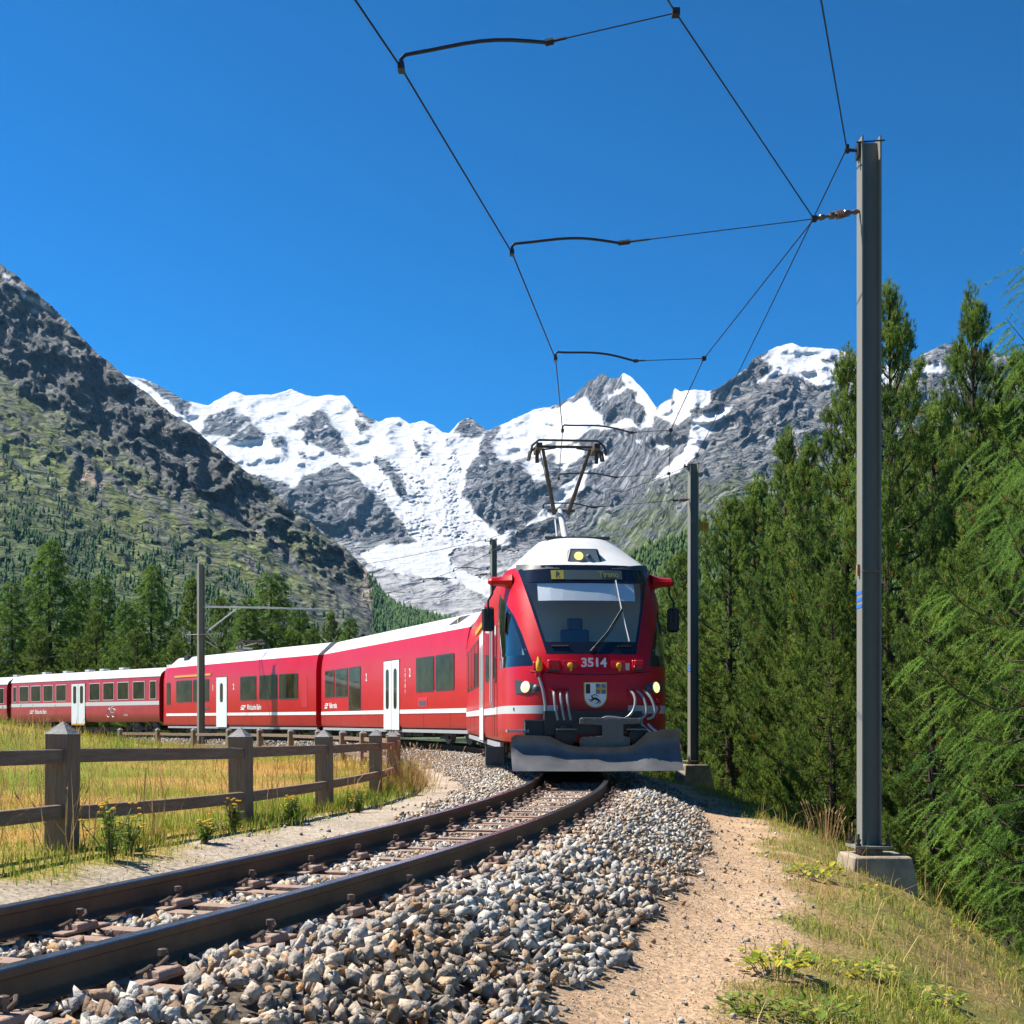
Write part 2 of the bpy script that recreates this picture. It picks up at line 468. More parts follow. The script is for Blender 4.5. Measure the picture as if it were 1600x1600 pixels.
# --- the snow massif with its glacier, and the slope on its right
NC, NR = 750, 240
mxs = np.linspace(140, 1760, NC)
RIDGE = np.array([(140, 560), (200, 588), (225, 592), (245, 600), (290, 626), (325, 633), (345, 622), (365, 612), (385, 618), (430, 616), (455, 608), (475, 616), (490, 620), (510, 617), (540, 619),
    (552, 632), (575, 652), (592, 660), (605, 653), (625, 652), (640, 662), (660, 657), (680, 666), (692, 676), (702, 676), (712, 665), (722, 656), (735, 652), (750, 664), (762, 673), (800, 656), (835, 640),
    (870, 633), (900, 616), (920, 596), (935, 588), (942, 582), (953, 592), (968, 590), (974, 583), (985, 588), (1008, 612), (1025, 636), (1035, 630), (1048, 622), (1054, 606), (1064, 612), (1080, 609), (1100, 610),
    (1106, 612), (1122, 606), (1145, 590), (1168, 574), (1176, 560), (1190, 554), (1215, 541), (1237, 536), (1252, 542), (1300, 545), (1322, 550), (1350, 562), (1400, 575), (1428, 562), (1440, 555), (1476, 537), (1510, 542), (1600, 560), (1760, 600)], float)
ry = np.interp(mxs, RIDGE[:, 0], RIDGE[:, 1]) + 1.6 * fbm(mxs * 0.11, mxs * 0 + 3.3, 3)
vv = np.linspace(0, 1, NR) ** 0.95
MXp = np.repeat(mxs[None, :], NR, 0)
MYp = 1010.0 + (ry[None, :] - 1010.0) * vv[:, None]
D0 = np.interp(MYp, [530, 600, 650, 700, 750, 800, 850, 880, 920, 960, 1010], [8600, 8000, 7300, 6600, 6000, 5500, 5000, 4700, 4350, 4000, 3600])
D1 = np.interp(MYp, [530, 600, 700, 800, 900, 1010], [5600, 5000, 4200, 3300, 2400, 1700])
wR = sstep(860, 1140, MXp - (MYp - 750) * 0.35)
MD = D0 * (1 - wR) + D1 * wR
wx = 6.5 * fbm(MXp / 26, MYp / 26, 4); wy = 5.0 * fbm(MXp / 22 + 40, MYp / 22 - 7, 4)
QX, QY = MXp + wx, MYp + wy
SNOW = [[(130, 500), (640, 500), (880, 500), (922, 598), (935, 640), (985, 650), (1000, 668), (960, 668), (920, 672), (893, 690), (870, 700), (850, 716), (830, 722), (808, 722), (775, 718), (757, 703), (737, 722), (722, 772), (742, 800), (768, 826), (800, 852), (600, 854),
         (652, 848), (636, 826), (604, 790), (578, 766), (552, 742), (527, 722), (498, 734), (472, 744), (457, 766), (440, 750), (412, 745), (375, 733), (300, 690), (130, 560)],
        [(970, 580), (988, 585), (1010, 612), (1028, 635), (1014, 669), (1001, 671), (1010, 646), (994, 628), (997, 612), (978, 607), (937, 634)],
        [(808, 721), (835, 717), (852, 732), (857, 748), (835, 752), (826, 742)], [(880, 758), (922, 733), (913, 756), (898, 773), (867, 797), (850, 795)],
        [(780, 830), (852, 793), (866, 806), (824, 824), (784, 845)], [(924, 721), (942, 706), (950, 712), (931, 731)], [(858, 705), (905, 690), (912, 712), (880, 735), (868, 724)],
        [(1050, 626), (1055, 600), (1104, 600), (1109, 629), (1080, 649), (1057, 664), (1019, 648), (1035, 632)],
        [(1081, 652), (1146, 633), (1127, 657), (1104, 681), (1088, 709), (1059, 738), (1018, 755), (1044, 728), (1072, 697), (1079, 669)],
        [(1188, 558), (1237, 520), (1400, 540), (1400, 602), (1322, 600), (1277, 601), (1254, 589), (1223, 583), (1180, 601), (1209, 577), (1202, 566)], [(1026, 692), (1054, 696), (1032, 703)],
        [(1412, 582), (1468, 566), (1468, 579), (1432, 590)], [(990, 690), (1004, 684), (1000, 695)],
        [(562, 868), (580, 855), (608, 850), (720, 846), (780, 844), (712, 858), (700, 868), (712, 888), (740, 896), (775, 912), (775, 934), (740, 926), (708, 908), (660, 902), (630, 896), (576, 882)]]
ROCK = [[(212, 590), (250, 600), (297, 626), (294, 656), (282, 645), (262, 625), (240, 612)], [(318, 657), (365, 633), (372, 645), (387, 650), (394, 662), (352, 683), (313, 678)], [(352, 687), (394, 664), (422, 681), (384, 689)],
        [(448, 668), (497, 641), (508, 648), (533, 680), (547, 708), (537, 717), (502, 700), (472, 690), (476, 674)], [(424, 682), (440, 680), (446, 688), (436, 701), (425, 695)], [(462, 704), (475, 706), (484, 718), (470, 716)],
        [(733, 730), (755, 714), (770, 706), (778, 722), (805, 720), (815, 740), (836, 752), (852, 778), (847, 798), (820, 822), (782, 832), (762, 822), (740, 794), (724, 772)], [(744, 707), (756, 680), (776, 664), (782, 670), (768, 690), (772, 712), (750, 718)],
        [(708, 678), (722, 640), (737, 640), (760, 673), (747, 684), (725, 683)], [(581, 710), (605, 718), (623, 740), (639, 772), (627, 778), (609, 746), (586, 724)], [(641, 686), (661, 699), (667, 711), (656, 711)],
        [(545, 612), (556, 630), (588, 660), (583, 664), (560, 648)], [(550, 655), (570, 660), (580, 668), (565, 680), (556, 668)],
        [(895, 628), (925, 560), (955, 560), (968, 588), (974, 604), (950, 622), (930, 642), (915, 618)], [(934, 642), (981, 607), (996, 628), (1012, 640), (984, 654), (945, 666)], [(845, 640), (872, 630), (900, 618), (902, 624), (872, 636)],
        [(1076, 640), (1094, 634), (1102, 644), (1082, 650)], [(802, 718), (820, 716), (818, 724), (806, 728)], [(1276, 561), (1322, 556), (1322, 565), (1290, 566)]]
snow = np.zeros(QX.shape)
for p in SNOW: snow[in_poly(QX, QY, p)] = 1.0
for p in ROCK: snow[in_poly(QX, QY, p)] = 0.0
def blur(a, n):
    for _ in range(n):
        a = (np.pad(a, ((1, 1), (0, 0)), mode='edge')[:-2] + a * 2 + np.pad(a, ((1, 1), (0, 0)), mode='edge')[2:]) / 4
        a = (np.pad(a, ((0, 0), (1, 1)), mode='edge')[:, :-2] + a * 2 + np.pad(a, ((0, 0), (1, 1)), mode='edge')[:, 2:]) / 4
    return a
speck = (fbm(MXp / 16 + MYp / 14 + 2, MYp / 5 - MXp / 30, 4) > 0.40) & (MYp < 735) & (MXp < 900); snow[speck] = 1.0
soft = blur(snow, 14)
# relief: sharp gullied rock stands proud, snow lies smooth, the icefall is broken into crevasses
ux, uy = fbm(MXp / 55, MYp / 55, 4), fbm(MXp / 50 + 8, MYp / 50 + 3, 4)
rel = ridged(MXp / 95 + 0.55 * ux, MYp / 130 + 0.45 * uy, 7, gain=0.52) - 0.9
rel2 = ridged(MXp / 26 + MYp / 60 + 0.5 * ux, MYp / 58 - MXp / 160 + 0.4 * uy, 5, gain=0.55) - 0.9
fall = sstep(690, 730, MYp) * (1 - sstep(846, 856, MYp)) * sstep(560, 600, MXp) * (1 - sstep(730, 800, MXp)) * snow
tongue = sstep(848, 858, MYp) * snow * (1 - sstep(930, 950, MYp))
rocky = (1 - soft)
grass = sstep(-25, 45, MYp - np.interp(MXp, [840, 950, 1050, 1150, 1300, 1700], [850, 792, 750, 728, 735, 700]) + 40 * fbm(MXp / 40, MYp / 40, 4)) * sstep(840, 900, MXp - (860 - MYp) * 0.2)
moraine = sstep(835, 875, MYp) * (1 - sstep(850, 930, MXp)) * (1 - snow)
moraine = np.maximum(moraine, sstep(800, 850, MYp - (MXp - 380) * 0.12) * (1 - sstep(560, 620, MXp)) * (1 - snow) * 0.7)
amp = rocky * (1 - 0.6 * grass) * (1 - 0.9 * moraine)
rel3 = ridged(MXp / 9 + MYp / 22 + 0.6 * ux, MYp / 15 + 0.5 * uy, 3, gain=0.6) - 0.9
disp = -(135 * rel + 22 * rel2 + 7 * rel3) * amp * np.interp(MD, [2000, 5000], [0.4, 1.0])
disp += -90 * blur(rocky, 6) * (1 - sstep(800, 850, MYp)) * (1 - sstep(860, 940, MXp))
disp += -(ridged(MXp / 15 + 1.3 * fbm(MXp / 22, MYp / 22, 4), MYp / 6.5 + 1.1 * fbm(MXp / 18 + 5, MYp / 18, 3), 5, gain=0.62) - 0.9) * 17 * fall * (0.5 + np.clip(0.6 + 1.5 * fbm(MXp / 35, MYp / 28, 3), 0, 1.2))
disp += -(ridged(MXp / 6 + MYp / 7, MYp / 3.2, 2) - 0.9) * 6 * tongue
disp += -(ridged(MXp / 60, MYp / 34, 4) - 0.9) * 72 * soft * (1 - fall) * (1 - tongue)
disp += -(ridged(MXp / 22, MYp / 12, 3) - 0.9) * 8 * soft * (1 - tongue)
edge = 1 - 0.85 * sstep(0.965, 1.0, vv)[:, None]
MD2 = MD + disp * edge
P = pix_world(MXp, MYp, MD2)
back = pix_world(mxs, ry + 260, MD2[-1] + 2200)          # the far side of the ridge, falling away
back[:, 2] = np.maximum(back[:, 2], -15)
V = np.concatenate([P.reshape(-1, 3), back])
nz1 = fbm(MXp / 15, MYp / 9, 5); nz2 = fbm(MXp / 70, MYp / 50, 4)
rockc = np.array([0.20, 0.205, 0.22]) * (1 + 0.35 * nz1 + 0.25 * nz2)[..., None]
morc = np.array([0.315, 0.315, 0.325]) * (1 + 0.25 * nz1 + 0.1 * nz2)[..., None]
grc = np.array([0.145, 0.17, 0.065]) * (1 + 0.3 * nz1)[..., None]
rg = sstep(0.05, 0.5, nz1 + 0.4)[..., None]
gmix = (grass * np.clip(0.75 + 1.3 * fbm(MXp / 24 + 9, MYp / 14, 4), 0, 1))[..., None]
mc = rockc * (1 - moraine[..., None]) + morc * moraine[..., None]
mc = mc * (1 - 0.35 * (wR * (1 - grass))[..., None]) + np.array([0.30, 0.29, 0.28]) * 0.35 * (wR * (1 - grass))[..., None]
mc = mc * (1 - gmix) + grc * gmix
dirt = np.clip(sstep(700, 860, MYp) * (0.45 + 0.9 * fbm(MXp / 8, MYp / 4, 4)), 0, 0.75)[..., None]
snc = np.array([0.54, 0.555, 0.58]) * (1 - dirt) + np.array([0.43, 0.45, 0.49]) * dirt
s1 = blur(snow, 1)[..., None]
mc = mc * (1 - s1) + snc * s1
C = np.concatenate([mc.reshape(-1, 3), mc[-1]]); sa_ = np.maximum(snow, 0.62 * moraine); SA = np.concatenate([sa_.ravel(), sa_[-1]])
massif = link('snow_mountains', np_mesh('snow_mountains', V, grid_faces(NR + 1, NC), mountain_material('alpine_rock_and_snow', 0.016, 95.0), col=np.clip(C, 0.01, 0.92), smooth=True, attrs={'snow': SA}))
tag(massif, kind='structure')

# --- the long slope on the left
NC2, NR2 = 520, 250
lxs = np.linspace(-420, 1050, NC2)
LR = np.array([(-420, 60), (-200, 240), (0, 412), (30, 432), (48, 448), (90, 487), (140, 540), (165, 560), (200, 592), (250, 632), (300, 668), (350, 708), (400, 748), (450, 790), (500, 828), (540, 858), (565, 880), (582, 905), (592, 928), (604, 944), (650, 962), (700, 974), (760, 992), (830, 1010), (1050, 1045)], float)
lry = np.interp(lxs, LR[:, 0], LR[:, 1]) + 5.0 * fbm(lxs * 0.045, lxs * 0 + 1.7, 6, gain=0.6)
lv = np.linspace(0, 1, NR2)
LX = np.repeat(lxs[None, :], NR2, 0)
LY = 1165.0 + (lry[None, :] - 1165.0) * lv[:, None]
ds = np.interp(lxs, [-420, 0, 300, 560, 600, 660, 760, 1050], [1.35, 1.2, 1.0, 0.86, 0.80, 0.68, 0.58, 0.5])
LD = np.interp(lv, [0, 0.18, 0.45, 0.80, 1.0], [190, 520, 1200, 2300, 2520])[:, None] * ds[None, :]
band = LY - (412 + 0.83 * LX)                       # pixels below the ridge line: strata run with it
cliff = sstep(0.70, 0.80, lv)[:, None] * (1 - sstep(380, 620, LX))
lux, luy = fbm(LX / 60, LY / 60, 4), fbm(LX / 50 + 8, LY / 50 + 3, 4)
lrel = ridged(LX / 150 + LY / 260 + 0.5 * lux, band / 74 + 0.7 * luy, 7, gain=0.52) - 0.9
ldisp = -lrel * np.interp(LD, [200, 2500], [5, 50]) * (1 + 0.6 * cliff)
ldisp += -(ridged(LX / 30 + LY / 90 + 0.4 * lux, band / 26 + 0.4 * luy, 5) - 0.9) * np.interp(LD, [200, 2500], [1.2, 15])
ldisp += -(ridged(LX / 11 + LY / 40, band / 9 + 0.5 * lux, 4) - 0.9) * np.interp(LD, [200, 2500], [0.5, 6])
ledge = 1 - 0.8 * sstep(0.96, 1.0, lv)[:, None]
LD2 = LD + ldisp * ledge
LP = pix_world(LX, LY, LD2)
lback = pix_world(lxs, lry + 330, LD2[-1] + 900)
lback[:, 2] = np.maximum(lback[:, 2], -15)
n1 = fbm(LX / 12, band / 8, 5); n2 = fbm(LX / 80, band / 26, 4)
lrock = np.array([0.125, 0.125, 0.128]) * (1 + 0.4 * n1)[..., None]
lmead = np.array([0.13, 0.155, 0.05]) * (1 + 0.3 * n1)[..., None]
lfor = np.array([0.07, 0.105, 0.04]) * (1 + 0.3 * n1)[..., None]
mead = np.clip(0.62 + 1.5 * n2 + 1.0 * n1, 0, 1) * sstep(0.30, 0.48, lv)[:, None] * (1 - sstep(0.72, 0.82, lv + 0 * LX[0, 0])[:, None] * (1 - sstep(350, 500, LX)) * 0.9)
mead *= (1 - 0.7 * sstep(430, 560, LX))
forest_w = 1 - sstep(0.38, 0.66, lv[:, None] + 0.16 * n2 + 0.0 * LX)
lc = lrock * (1 - mead[..., None]) + lmead * mead[..., None]
lc = lc * (1 - 0.85 * forest_w[..., None]) + lfor * 0.85 * forest_w[..., None]
scree = in_poly(LX + wx[0, 0], LY, [(118, 756), (136, 734), (158, 742), (166, 760), (152, 772), (140, 750)]).astype(float)
scree = np.maximum(scree, sstep(555, 590, LX) * sstep(850, 880, LY) * (1 - sstep(935, 960, LY)))[..., None]
lc = lc * (1 - 0.8 * scree) + np.array([0.34, 0.26, 0.22]) * 0.8 * scree
QX2, QY2 = LX + 3 * fbm(LX / 10, LY / 10, 3), LY + 3 * fbm(LX / 9 + 4, LY / 9, 3)
lsn = np.zeros(LX.shape)
for p in [[(2, 425), (18, 436), (12, 440)], [(22, 446), (38, 452), (36, 458), (28, 452)], [(28, 457), (50, 464), (82, 486), (70, 482), (46, 470)], [(46, 480), (60, 484), (62, 490), (50, 486)]]: lsn[in_poly(QX2, QY2, p)] = 1
lsn = blur(lsn, 1)[..., None]
lc = lc * (1 - lsn) + 0.8 * lsn
slope = link('mountain_slope', np_mesh('mountain_slope', np.concatenate([LP.reshape(-1, 3), lback]), grid_faces(NR2 + 1, NC2), mountain_material('slope_rock_and_meadow', 0.035, 20.0),
             col=np.clip(np.concatenate([lc.reshape(-1, 3), lc[-1]]), 0.01, 0.9), smooth=True, attrs={'snow': np.concatenate([lsn.ravel(), lsn[-1].ravel()])}))
tag(slope, kind='structure')

# --- the wooded hill on the right
NC3, NR3 = 160, 60
hxs = np.linspace(930, 1900, NC3)
hry = np.interp(hxs, [930, 985, 1020, 1060, 1100, 1160, 1350, 1900], [915, 880, 862, 846, 830, 804, 715, 560])
hv = np.linspace(0, 1, NR3)
HX = np.repeat(hxs[None, :], NR3, 0); HY = 1170 + (hry[None, :] - 1170) * hv[:, None]
HD = np.interp(hv, [0, 0.3, 1], [210, 420, 950])[:, None] + 0 * HX
HD = HD - (ridged(HX / 60, HY / 50, 4) - 0.9) * np.interp(HD, [200, 900], [3, 14])
HP = pix_world(HX, HY, HD); hback = pix_world(hxs, hry + 300, HD[-1] + 300)
hback[:, 2] = np.maximum(hback[:, 2], -15)
hc = np.array([0.05, 0.07, 0.03]) * (1 + 0.3 * fbm(HX / 12, HY / 12, 4))[..., None]
hill = link('wooded_hill', np_mesh('wooded_hill', np.concatenate([HP.reshape(-1, 3), hback]), grid_faces(NR3 + 1, NC3), mountain_material('forest_floor', 0.1, 2.0),
            col=np.concatenate([hc.reshape(-1, 3), hc[-1]]), smooth=True, attrs={'snow': np.zeros((NR3 + 1) * NC3)}))
tag(hill, kind='structure')

# --- far woods: thousands of small conifers that read as one mass
def far_conifer(seed):
    r = np.random.default_rng(seed); V = []; Fc = []
    n = 7
    for k, (z0, z1, rad) in enumerate([(0.06, 0.50, 0.20), (0.30, 0.76, 0.155), (0.56, 1.0, 0.10)]):
        b = len(V); ph = r.random() * 6
        for q in range(n):
            a = ph + 2 * math.pi * q / n; rr = rad * (0.72 + 0.5 * r.random())
            V.append((rr * math.cos(a), rr * math.sin(a), z0 + 0.07 * (r.random() - 0.5)))
        V.append((0.02 * (r.random() - 0.5), 0.02 * (r.random() - 0.5), z1))
        for q in range(n): Fc.append((b + q, b + (q + 1) % n, b + n))
    return np.array(V), np.array(Fc)
def far_wood(name, pts, hts, cols, label):
    T = [far_conifer(i) for i in range(4)]; VV = []; FF = []; CC = []; base = 0
    which = rng.integers(0, 4, len(pts)); rot = rng.random(len(pts)) * 6.28; wid = 0.85 + 0.5 * rng.random(len(pts))
    for k in range(4):
        idx = np.where(which == k)[0]; tv, tf = T[k]
        c, s = np.cos(rot[idx])[:, None], np.sin(rot[idx])[:, None]
        h = hts[idx][:, None]; w = wid[idx][:, None]
        x = (tv[None, :, 0] * c - tv[None, :, 1] * s) * h * w; y = (tv[None, :, 0] * s + tv[None, :, 1] * c) * h * w
        v = np.stack([x, y, np.broadcast_to(tv[None, :, 2] * h, x.shape)], -1) + pts[idx][:, None, :]
        VV.append(v.reshape(-1, 3)); FF.append((tf[None] + (np.arange(len(idx)) * len(tv))[:, None, None] + base).reshape(-1, 3))
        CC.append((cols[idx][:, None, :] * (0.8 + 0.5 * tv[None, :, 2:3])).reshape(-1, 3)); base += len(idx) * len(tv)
    o = link(name, np_mesh(name, np.concatenate(VV), np.concatenate(FF), wood_mat, col=np.concatenate(CC)))
    return tag(o, label, 'forest', kind='stuff')
wood_mat = material('distant_needles', attr=True, rough=0.9, spec=0.1)
def pick(Pg, w, n):
    w = w.ravel(); w = w / w.sum(); i = rng.choice(len(w), n, p=w)
    p = Pg.reshape(-1, 3)[i]; return i, p
cellA = LD2 * LD2 / 1e6
wood_den = forest_w * np.clip(0.35 + 2.2 * fbm(LX / 45 + 3, band / 17, 4), 0.02, 1) * (LX > -120) * (LX < 860) * sstep(0.05, 0.12, lv)[:, None]
wood_den = np.maximum(wood_den, 3.0 * sstep(575, 610, LX) * (lv > 0.5)[:, None] * (LX < 830))
wood_den[LY > 1085] = 0
idx, pts = pick(LP, wood_den * (0.5 + cellA * 0.9), 16500)
pts = pts + np.stack([rng.normal(0, 4, len(pts)), rng.normal(0, 4, len(pts)), np.full(len(pts), -1.0)], 1)
hts = np.clip(rng.normal(8.0, 2.4, len(pts)) * np.interp(pts[:, 1], [200, 600, 2000], [0.8, 0.9, 1.35]), 3, 16)
g = rng.random((len(pts), 1))
cols = np.array([0.028, 0.062, 0.030]) * (1 - g) + np.array([0.075, 0.125, 0.040]) * g
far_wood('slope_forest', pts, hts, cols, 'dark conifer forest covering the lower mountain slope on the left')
hw = np.ones(HX.shape) * (HX > 960) * (HX < 1420); hw[HY > 1080] = 0
idx, pts = pick(HP, hw * (0.4 + HD / 300), 4200)
pts = pts + np.stack([rng.normal(0, 3, len(pts)), rng.normal(0, 3, len(pts)), np.full(len(pts), -1.0)], 1)
hts = np.clip(rng.normal(9.5, 2.2, len(pts)), 5, 15); g = rng.random((len(pts), 1))
cols = np.array([0.035, 0.065, 0.028]) * (1 - g) + np.array([0.07, 0.115, 0.035]) * g
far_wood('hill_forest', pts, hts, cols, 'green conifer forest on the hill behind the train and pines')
# ------------------------------------------------------------------ rails and sleepers
steel_top = material('polished_rail_head', (0.42, 0.40, 0.42), 0.24, metal=1.0, var=0.15, vscale=6, rvar=0.08)
rail_rust = material('rail_rust', (0.15, 0.090, 0.058), 0.88, spec=0.10, var=0.45, vscale=14, vcol=(0.21, 0.125, 0.075), bump=0.3, bscale=60)
sleeper_rust = material('sleeper_rust', (0.27, 0.175, 0.13), 0.8, metal=0.1, var=0.8, vscale=9, vcol=(0.36, 0.25, 0.19), bump=0.4, bscale=70)
clip_mat = material('rusty_clip', (0.10, 0.07, 0.055), 0.6, metal=0.4, var=0.5, vscale=40, vcol=(0.19, 0.13, 0.10))
RAIL_PROF = [(-0.034, -0.004), (-0.030, 0.0), (0.030, 0.0), (0.034, -0.004), (0.035, -0.036), (0.0095, -0.048), (0.0085, -0.118), (0.024, -0.130), (0.066, -0.139), (0.066, -0.148),
             (-0.066, -0.148), (-0.066, -0.139), (-0.024, -0.130), (-0.0085, -0.118), (-0.0095, -0.048), (-0.035, -0.036)]
def sweep_rail(off, label, s0, s1, step):
    b = MB(); n = len(RAIL_PROF); vs = []; fs = []; ms = []
    ss = np.arange(s0, s1, step)
    for s in ss:
        for px_, pz_ in RAIL_PROF: vs.append(tp(s, off + px_, pz_))
    for i in range(len(ss) - 1):
        for k in range(n):
            fs.append((i * n + k, i * n + (k + 1) % n, (i + 1) * n + (k + 1) % n, (i + 1) * n + k)); ms.append(1 if k in (0, 1, 2) else 0)
    b.v = [tuple(v) for v in vs]; b.f = fs; b.m = ms
    o = b.build('rail', [rail_rust, steel_top], smooth=True)
    return tag(o, label, 'rail', 'rails of the single track')
sweep_rail(0.535, 'dark rusty steel rail nearest the camera, beside the ballast shoulder', 3.0, 100, 0.4)
sweep_rail(-0.535, 'dark rusty steel rail farther from the camera, beside the gravel path', 3.0, 100, 0.4)

def sleeper_meshes():
    beam = MB(); prof = [(-0.058, -0.09), (-0.052, -0.004), (-0.046, 0.0), (0.046, 0.0), (0.052, -0.004), (0.058, -0.09)]
    beam.loft([[(x, y, z) for y, z in prof] for x in (-0.88, -0.3, 0.3, 0.92)])
    beam_me = beam.mesh('beam', sleeper_rust)
    pl = MB()
    pl.box((0.03, 0, 0.008), (0.24, 0.36, 0.016)); pl.box((0.115, 0.0, 0.030), (0.085, 0.17, 0.030), taper=(0.8, 0.9))
    plate_me = pl.mesh('fastening', sleeper_rust, bevel=0.004)
    bt = MB(); bt.lathe([(0.022, 0.016), (0.022, 0.05), (0.012, 0.052), (0.012, 0.078), (0.021, 0.079), (0.021, 0.105), (0.012, 0.108)], Matrix.Translation((0.092, 0.0, 0)), 6)
    bolt_me = bt.mesh('bolt', clip_mat)
    cl = MB(); cl.tube([(0.045, -0.03, 0.030), (0.075, -0.035, 0.052), (0.10, -0.06, 0.060), (0.085, -0.095, 0.045), (0.035, -0.11, 0.024)], 0.010, 6)
    c1 = cl.mesh('clip', clip_mat, smooth=True)
    cl = MB(); cl.tube([(0.04, 0.03, 0.030), (0.075, 0.035, 0.048), (0.095, 0.055, 0.075), (0.07, 0.085, 0.085), (0.04, 0.09, 0.06)], 0.010, 6)
    c2 = cl.mesh('clip', clip_mat, smooth=True)
    return beam_me, plate_me, bolt_me, c1, c2
SLP = sleeper_meshes()
SLEEPERS = []
ORD = ['first', 'second', 'third', 'fourth', 'fifth', 'sixth', 'seventh', 'eighth', 'ninth', 'tenth', 'eleventh', 'twelfth', 'thirteenth', 'fourteenth', 'fifteenth', 'sixteenth', 'seventeenth', 'eighteenth', 'nineteenth', 'twentieth', 'twenty-first', 'twenty-second']
for k in range(21):
    s = 5.5 + 0.86 * k
    p = tp(s, 0, -0.166); h = thead(s)
    lab = f'rusty double steel sleeper, {ORD[k]} from the left picture edge towards the train'
    t = thing('sleeper', lab, 'sleeper', p, -h, 'steel sleepers under the track')
    for o in (-0.135, 0.135): link('beam', SLP[0], t, (random.uniform(-.02, .02), o, random.uniform(-0.003, 0.003)))
    for off in (0.535, -0.535):
        f = link('fastening', SLP[1], t, (off + 0.062, 0, 0.002))
        link('bolt', SLP[2], f, rot=(0, 0, random.random())); link('clip', SLP[3], f); link('clip', SLP[4], f)
    SLEEPERS.append(s)
SLEEPERS = np.array(SLEEPERS)

# ------------------------------------------------------------------ ballast
stone_mat = material('ballast_stone', attr=True, rough=0.9, spec=0.2, var=0.28, vscale=38, bump=0.5, bscale=95, detail=6)
stone_obj_mat = material('ballast_stone_single', objcol=True, rough=0.9, spec=0.2, var=0.28, vscale=2.2, bump=0.6, bscale=5.5, detail=6)
def stone_variant(seed, npts, flat):
    r = np.random.default_rng(seed); bm = bmesh.new()
    for _ in range(npts):
        v = r.normal(size=3); v /= np.linalg.norm(v); v *= 0.5 * (0.82 + 0.3 * r.random())
        v *= np.array([1.0 + 0.35 * r.random(), 0.62 + 0.38 * r.random(), flat])
        bm.verts.new(v)
    bmesh.ops.convex_hull(bm, input=bm.verts)
    loose = [v for v in bm.verts if not v.link_faces]
    bmesh.ops.delete(bm, geom=loose, context='VERTS')
    bmesh.ops.triangulate(bm, faces=bm.faces)
    bm.verts.index_update()
    V = np.array([v.co[:] for v in bm.verts]); Fc = np.array([[v.index for v in f.verts] for f in bm.faces]); bm.free()
    return V, Fc
STONES = [stone_variant(100 + i, 10, 0.55 + 0.4 * (i % 4) / 3) for i in range(10)]
STONES_LO = [stone_variant(200 + i, 8, 0.7) for i in range(6)]
PAL = np.array([(0.44, 0.42, 0.385), (0.54, 0.505, 0.455), (0.33, 0.32, 0.305), (0.40, 0.31, 0.215), (0.28, 0.195, 0.135), (0.40, 0.255, 0.135), (0.25, 0.245, 0.24), (0.49, 0.41, 0.31), (0.62, 0.58, 0.52)])
PALW = np.array([0.22, 0.17, 0.17, 0.10, 0.08, 0.035, 0.14, 0.06, 0.045])
def rand_rot(n):
    q = rng.normal(size=(n, 4)); q /= np.linalg.norm(q, axis=1, keepdims=True)
    w, x, y, z = q.T
    R = np.empty((n, 3, 3))
    R[:, 0, 0] = 1 - 2 * (y * y + z * z); R[:, 0, 1] = 2 * (x * y - z * w); R[:, 0, 2] = 2 * (x * z + y * w)
    R[:, 1, 0] = 2 * (x * y + z * w); R[:, 1, 1] = 1 - 2 * (x * x + z * z); R[:, 1, 2] = 2 * (y * z - x * w)
    R[:, 2, 0] = 2 * (x * z - y * w); R[:, 2, 1] = 2 * (y * z + x * w); R[:, 2, 2] = 1 - 2 * (x * x + y * y)
    return R
def assemble(pos, size, colr, variants):
    R = rand_rot(len(pos)); which = rng.integers(0, len(variants), len(pos)); VV = []; FF = []; CC = []; base = 0
    for k, (tv, tf) in enumerate(variants):
        i = np.where(which == k)[0]
        if not len(i): continue
        v = np.einsum('nij,mj->nmi', R[i], tv) * size[i][:, None, None] + pos[i][:, None, :]
        VV.append(v.reshape(-1, 3)); FF.append((tf[None] + (np.arange(len(i)) * len(tv))[:, None, None] + base).reshape(-1, 3))
        CC.append(np.repeat(colr[i], len(tv), 0)); base += len(i) * len(tv)
    return np.concatenate(VV), np.concatenate(FF), np.concatenate(CC)
def sample_sd(s0, s1, d0, d1, dens):
    n = int((s1 - s0) * (d1 - d0) * dens)
    s = rng.uniform(s0, s1, n); d = rng.uniform(d0, d1, n)
    x = np.interp(s, PS, PX) + d * np.cos(np.interp(s, PS, PH)); y = np.interp(s, PS, PY) - d * np.sin(np.interp(s, PS, PH))
    return s, d, x, y
def stone_field(s0, s1, d0, d1, dens, smin, smax, lift=0.01, thresh=0.45):
    s, d, x, y = sample_sd(s0, s1, d0, d1, dens)
    b, gl, gr = zones(x, y, s, d)
    keep = (b > thresh + 0.25 * (rng.random(len(s)) - 0.5)) & (y > 1.2)
    keep &= ~(np.abs(np.abs(d) - 0.535) < 0.085)                                   # not inside the rails
    near = np.min(np.abs(s[:, None] - SLEEPERS[None, :]), axis=1)                  # sleepers mostly stay clear
    on = (near < 0.23) & (np.abs(d) < 0.86) & (s < 26.5)
    keep &= ~(on & (rng.random(len(s)) < 0.93))
    s, d, x, y = s[keep], d[keep], x[keep], y[keep]
    size = smin + (smax - smin) * rng.random(len(s)) ** 1.6
    z = ground_z(x, y, (s, d)) + size * 0.18 + lift * rng.random(len(s))
    inner = np.abs(d) < 0.5
    z[inner] = np.minimum(z[inner] + 0.02, np.interp(s[inner], PS, PZ) - 0.168 - size[inner] * 0.25)
    z += 0.03 * sstep(0.75, 1.1, d) * (1 - sstep(1.5, 2.0, d)) + 0.02 * fbm(x * 2.5, y * 2.5, 2) * (d > 0.7)
    return np.stack([x, y, z], 1), size
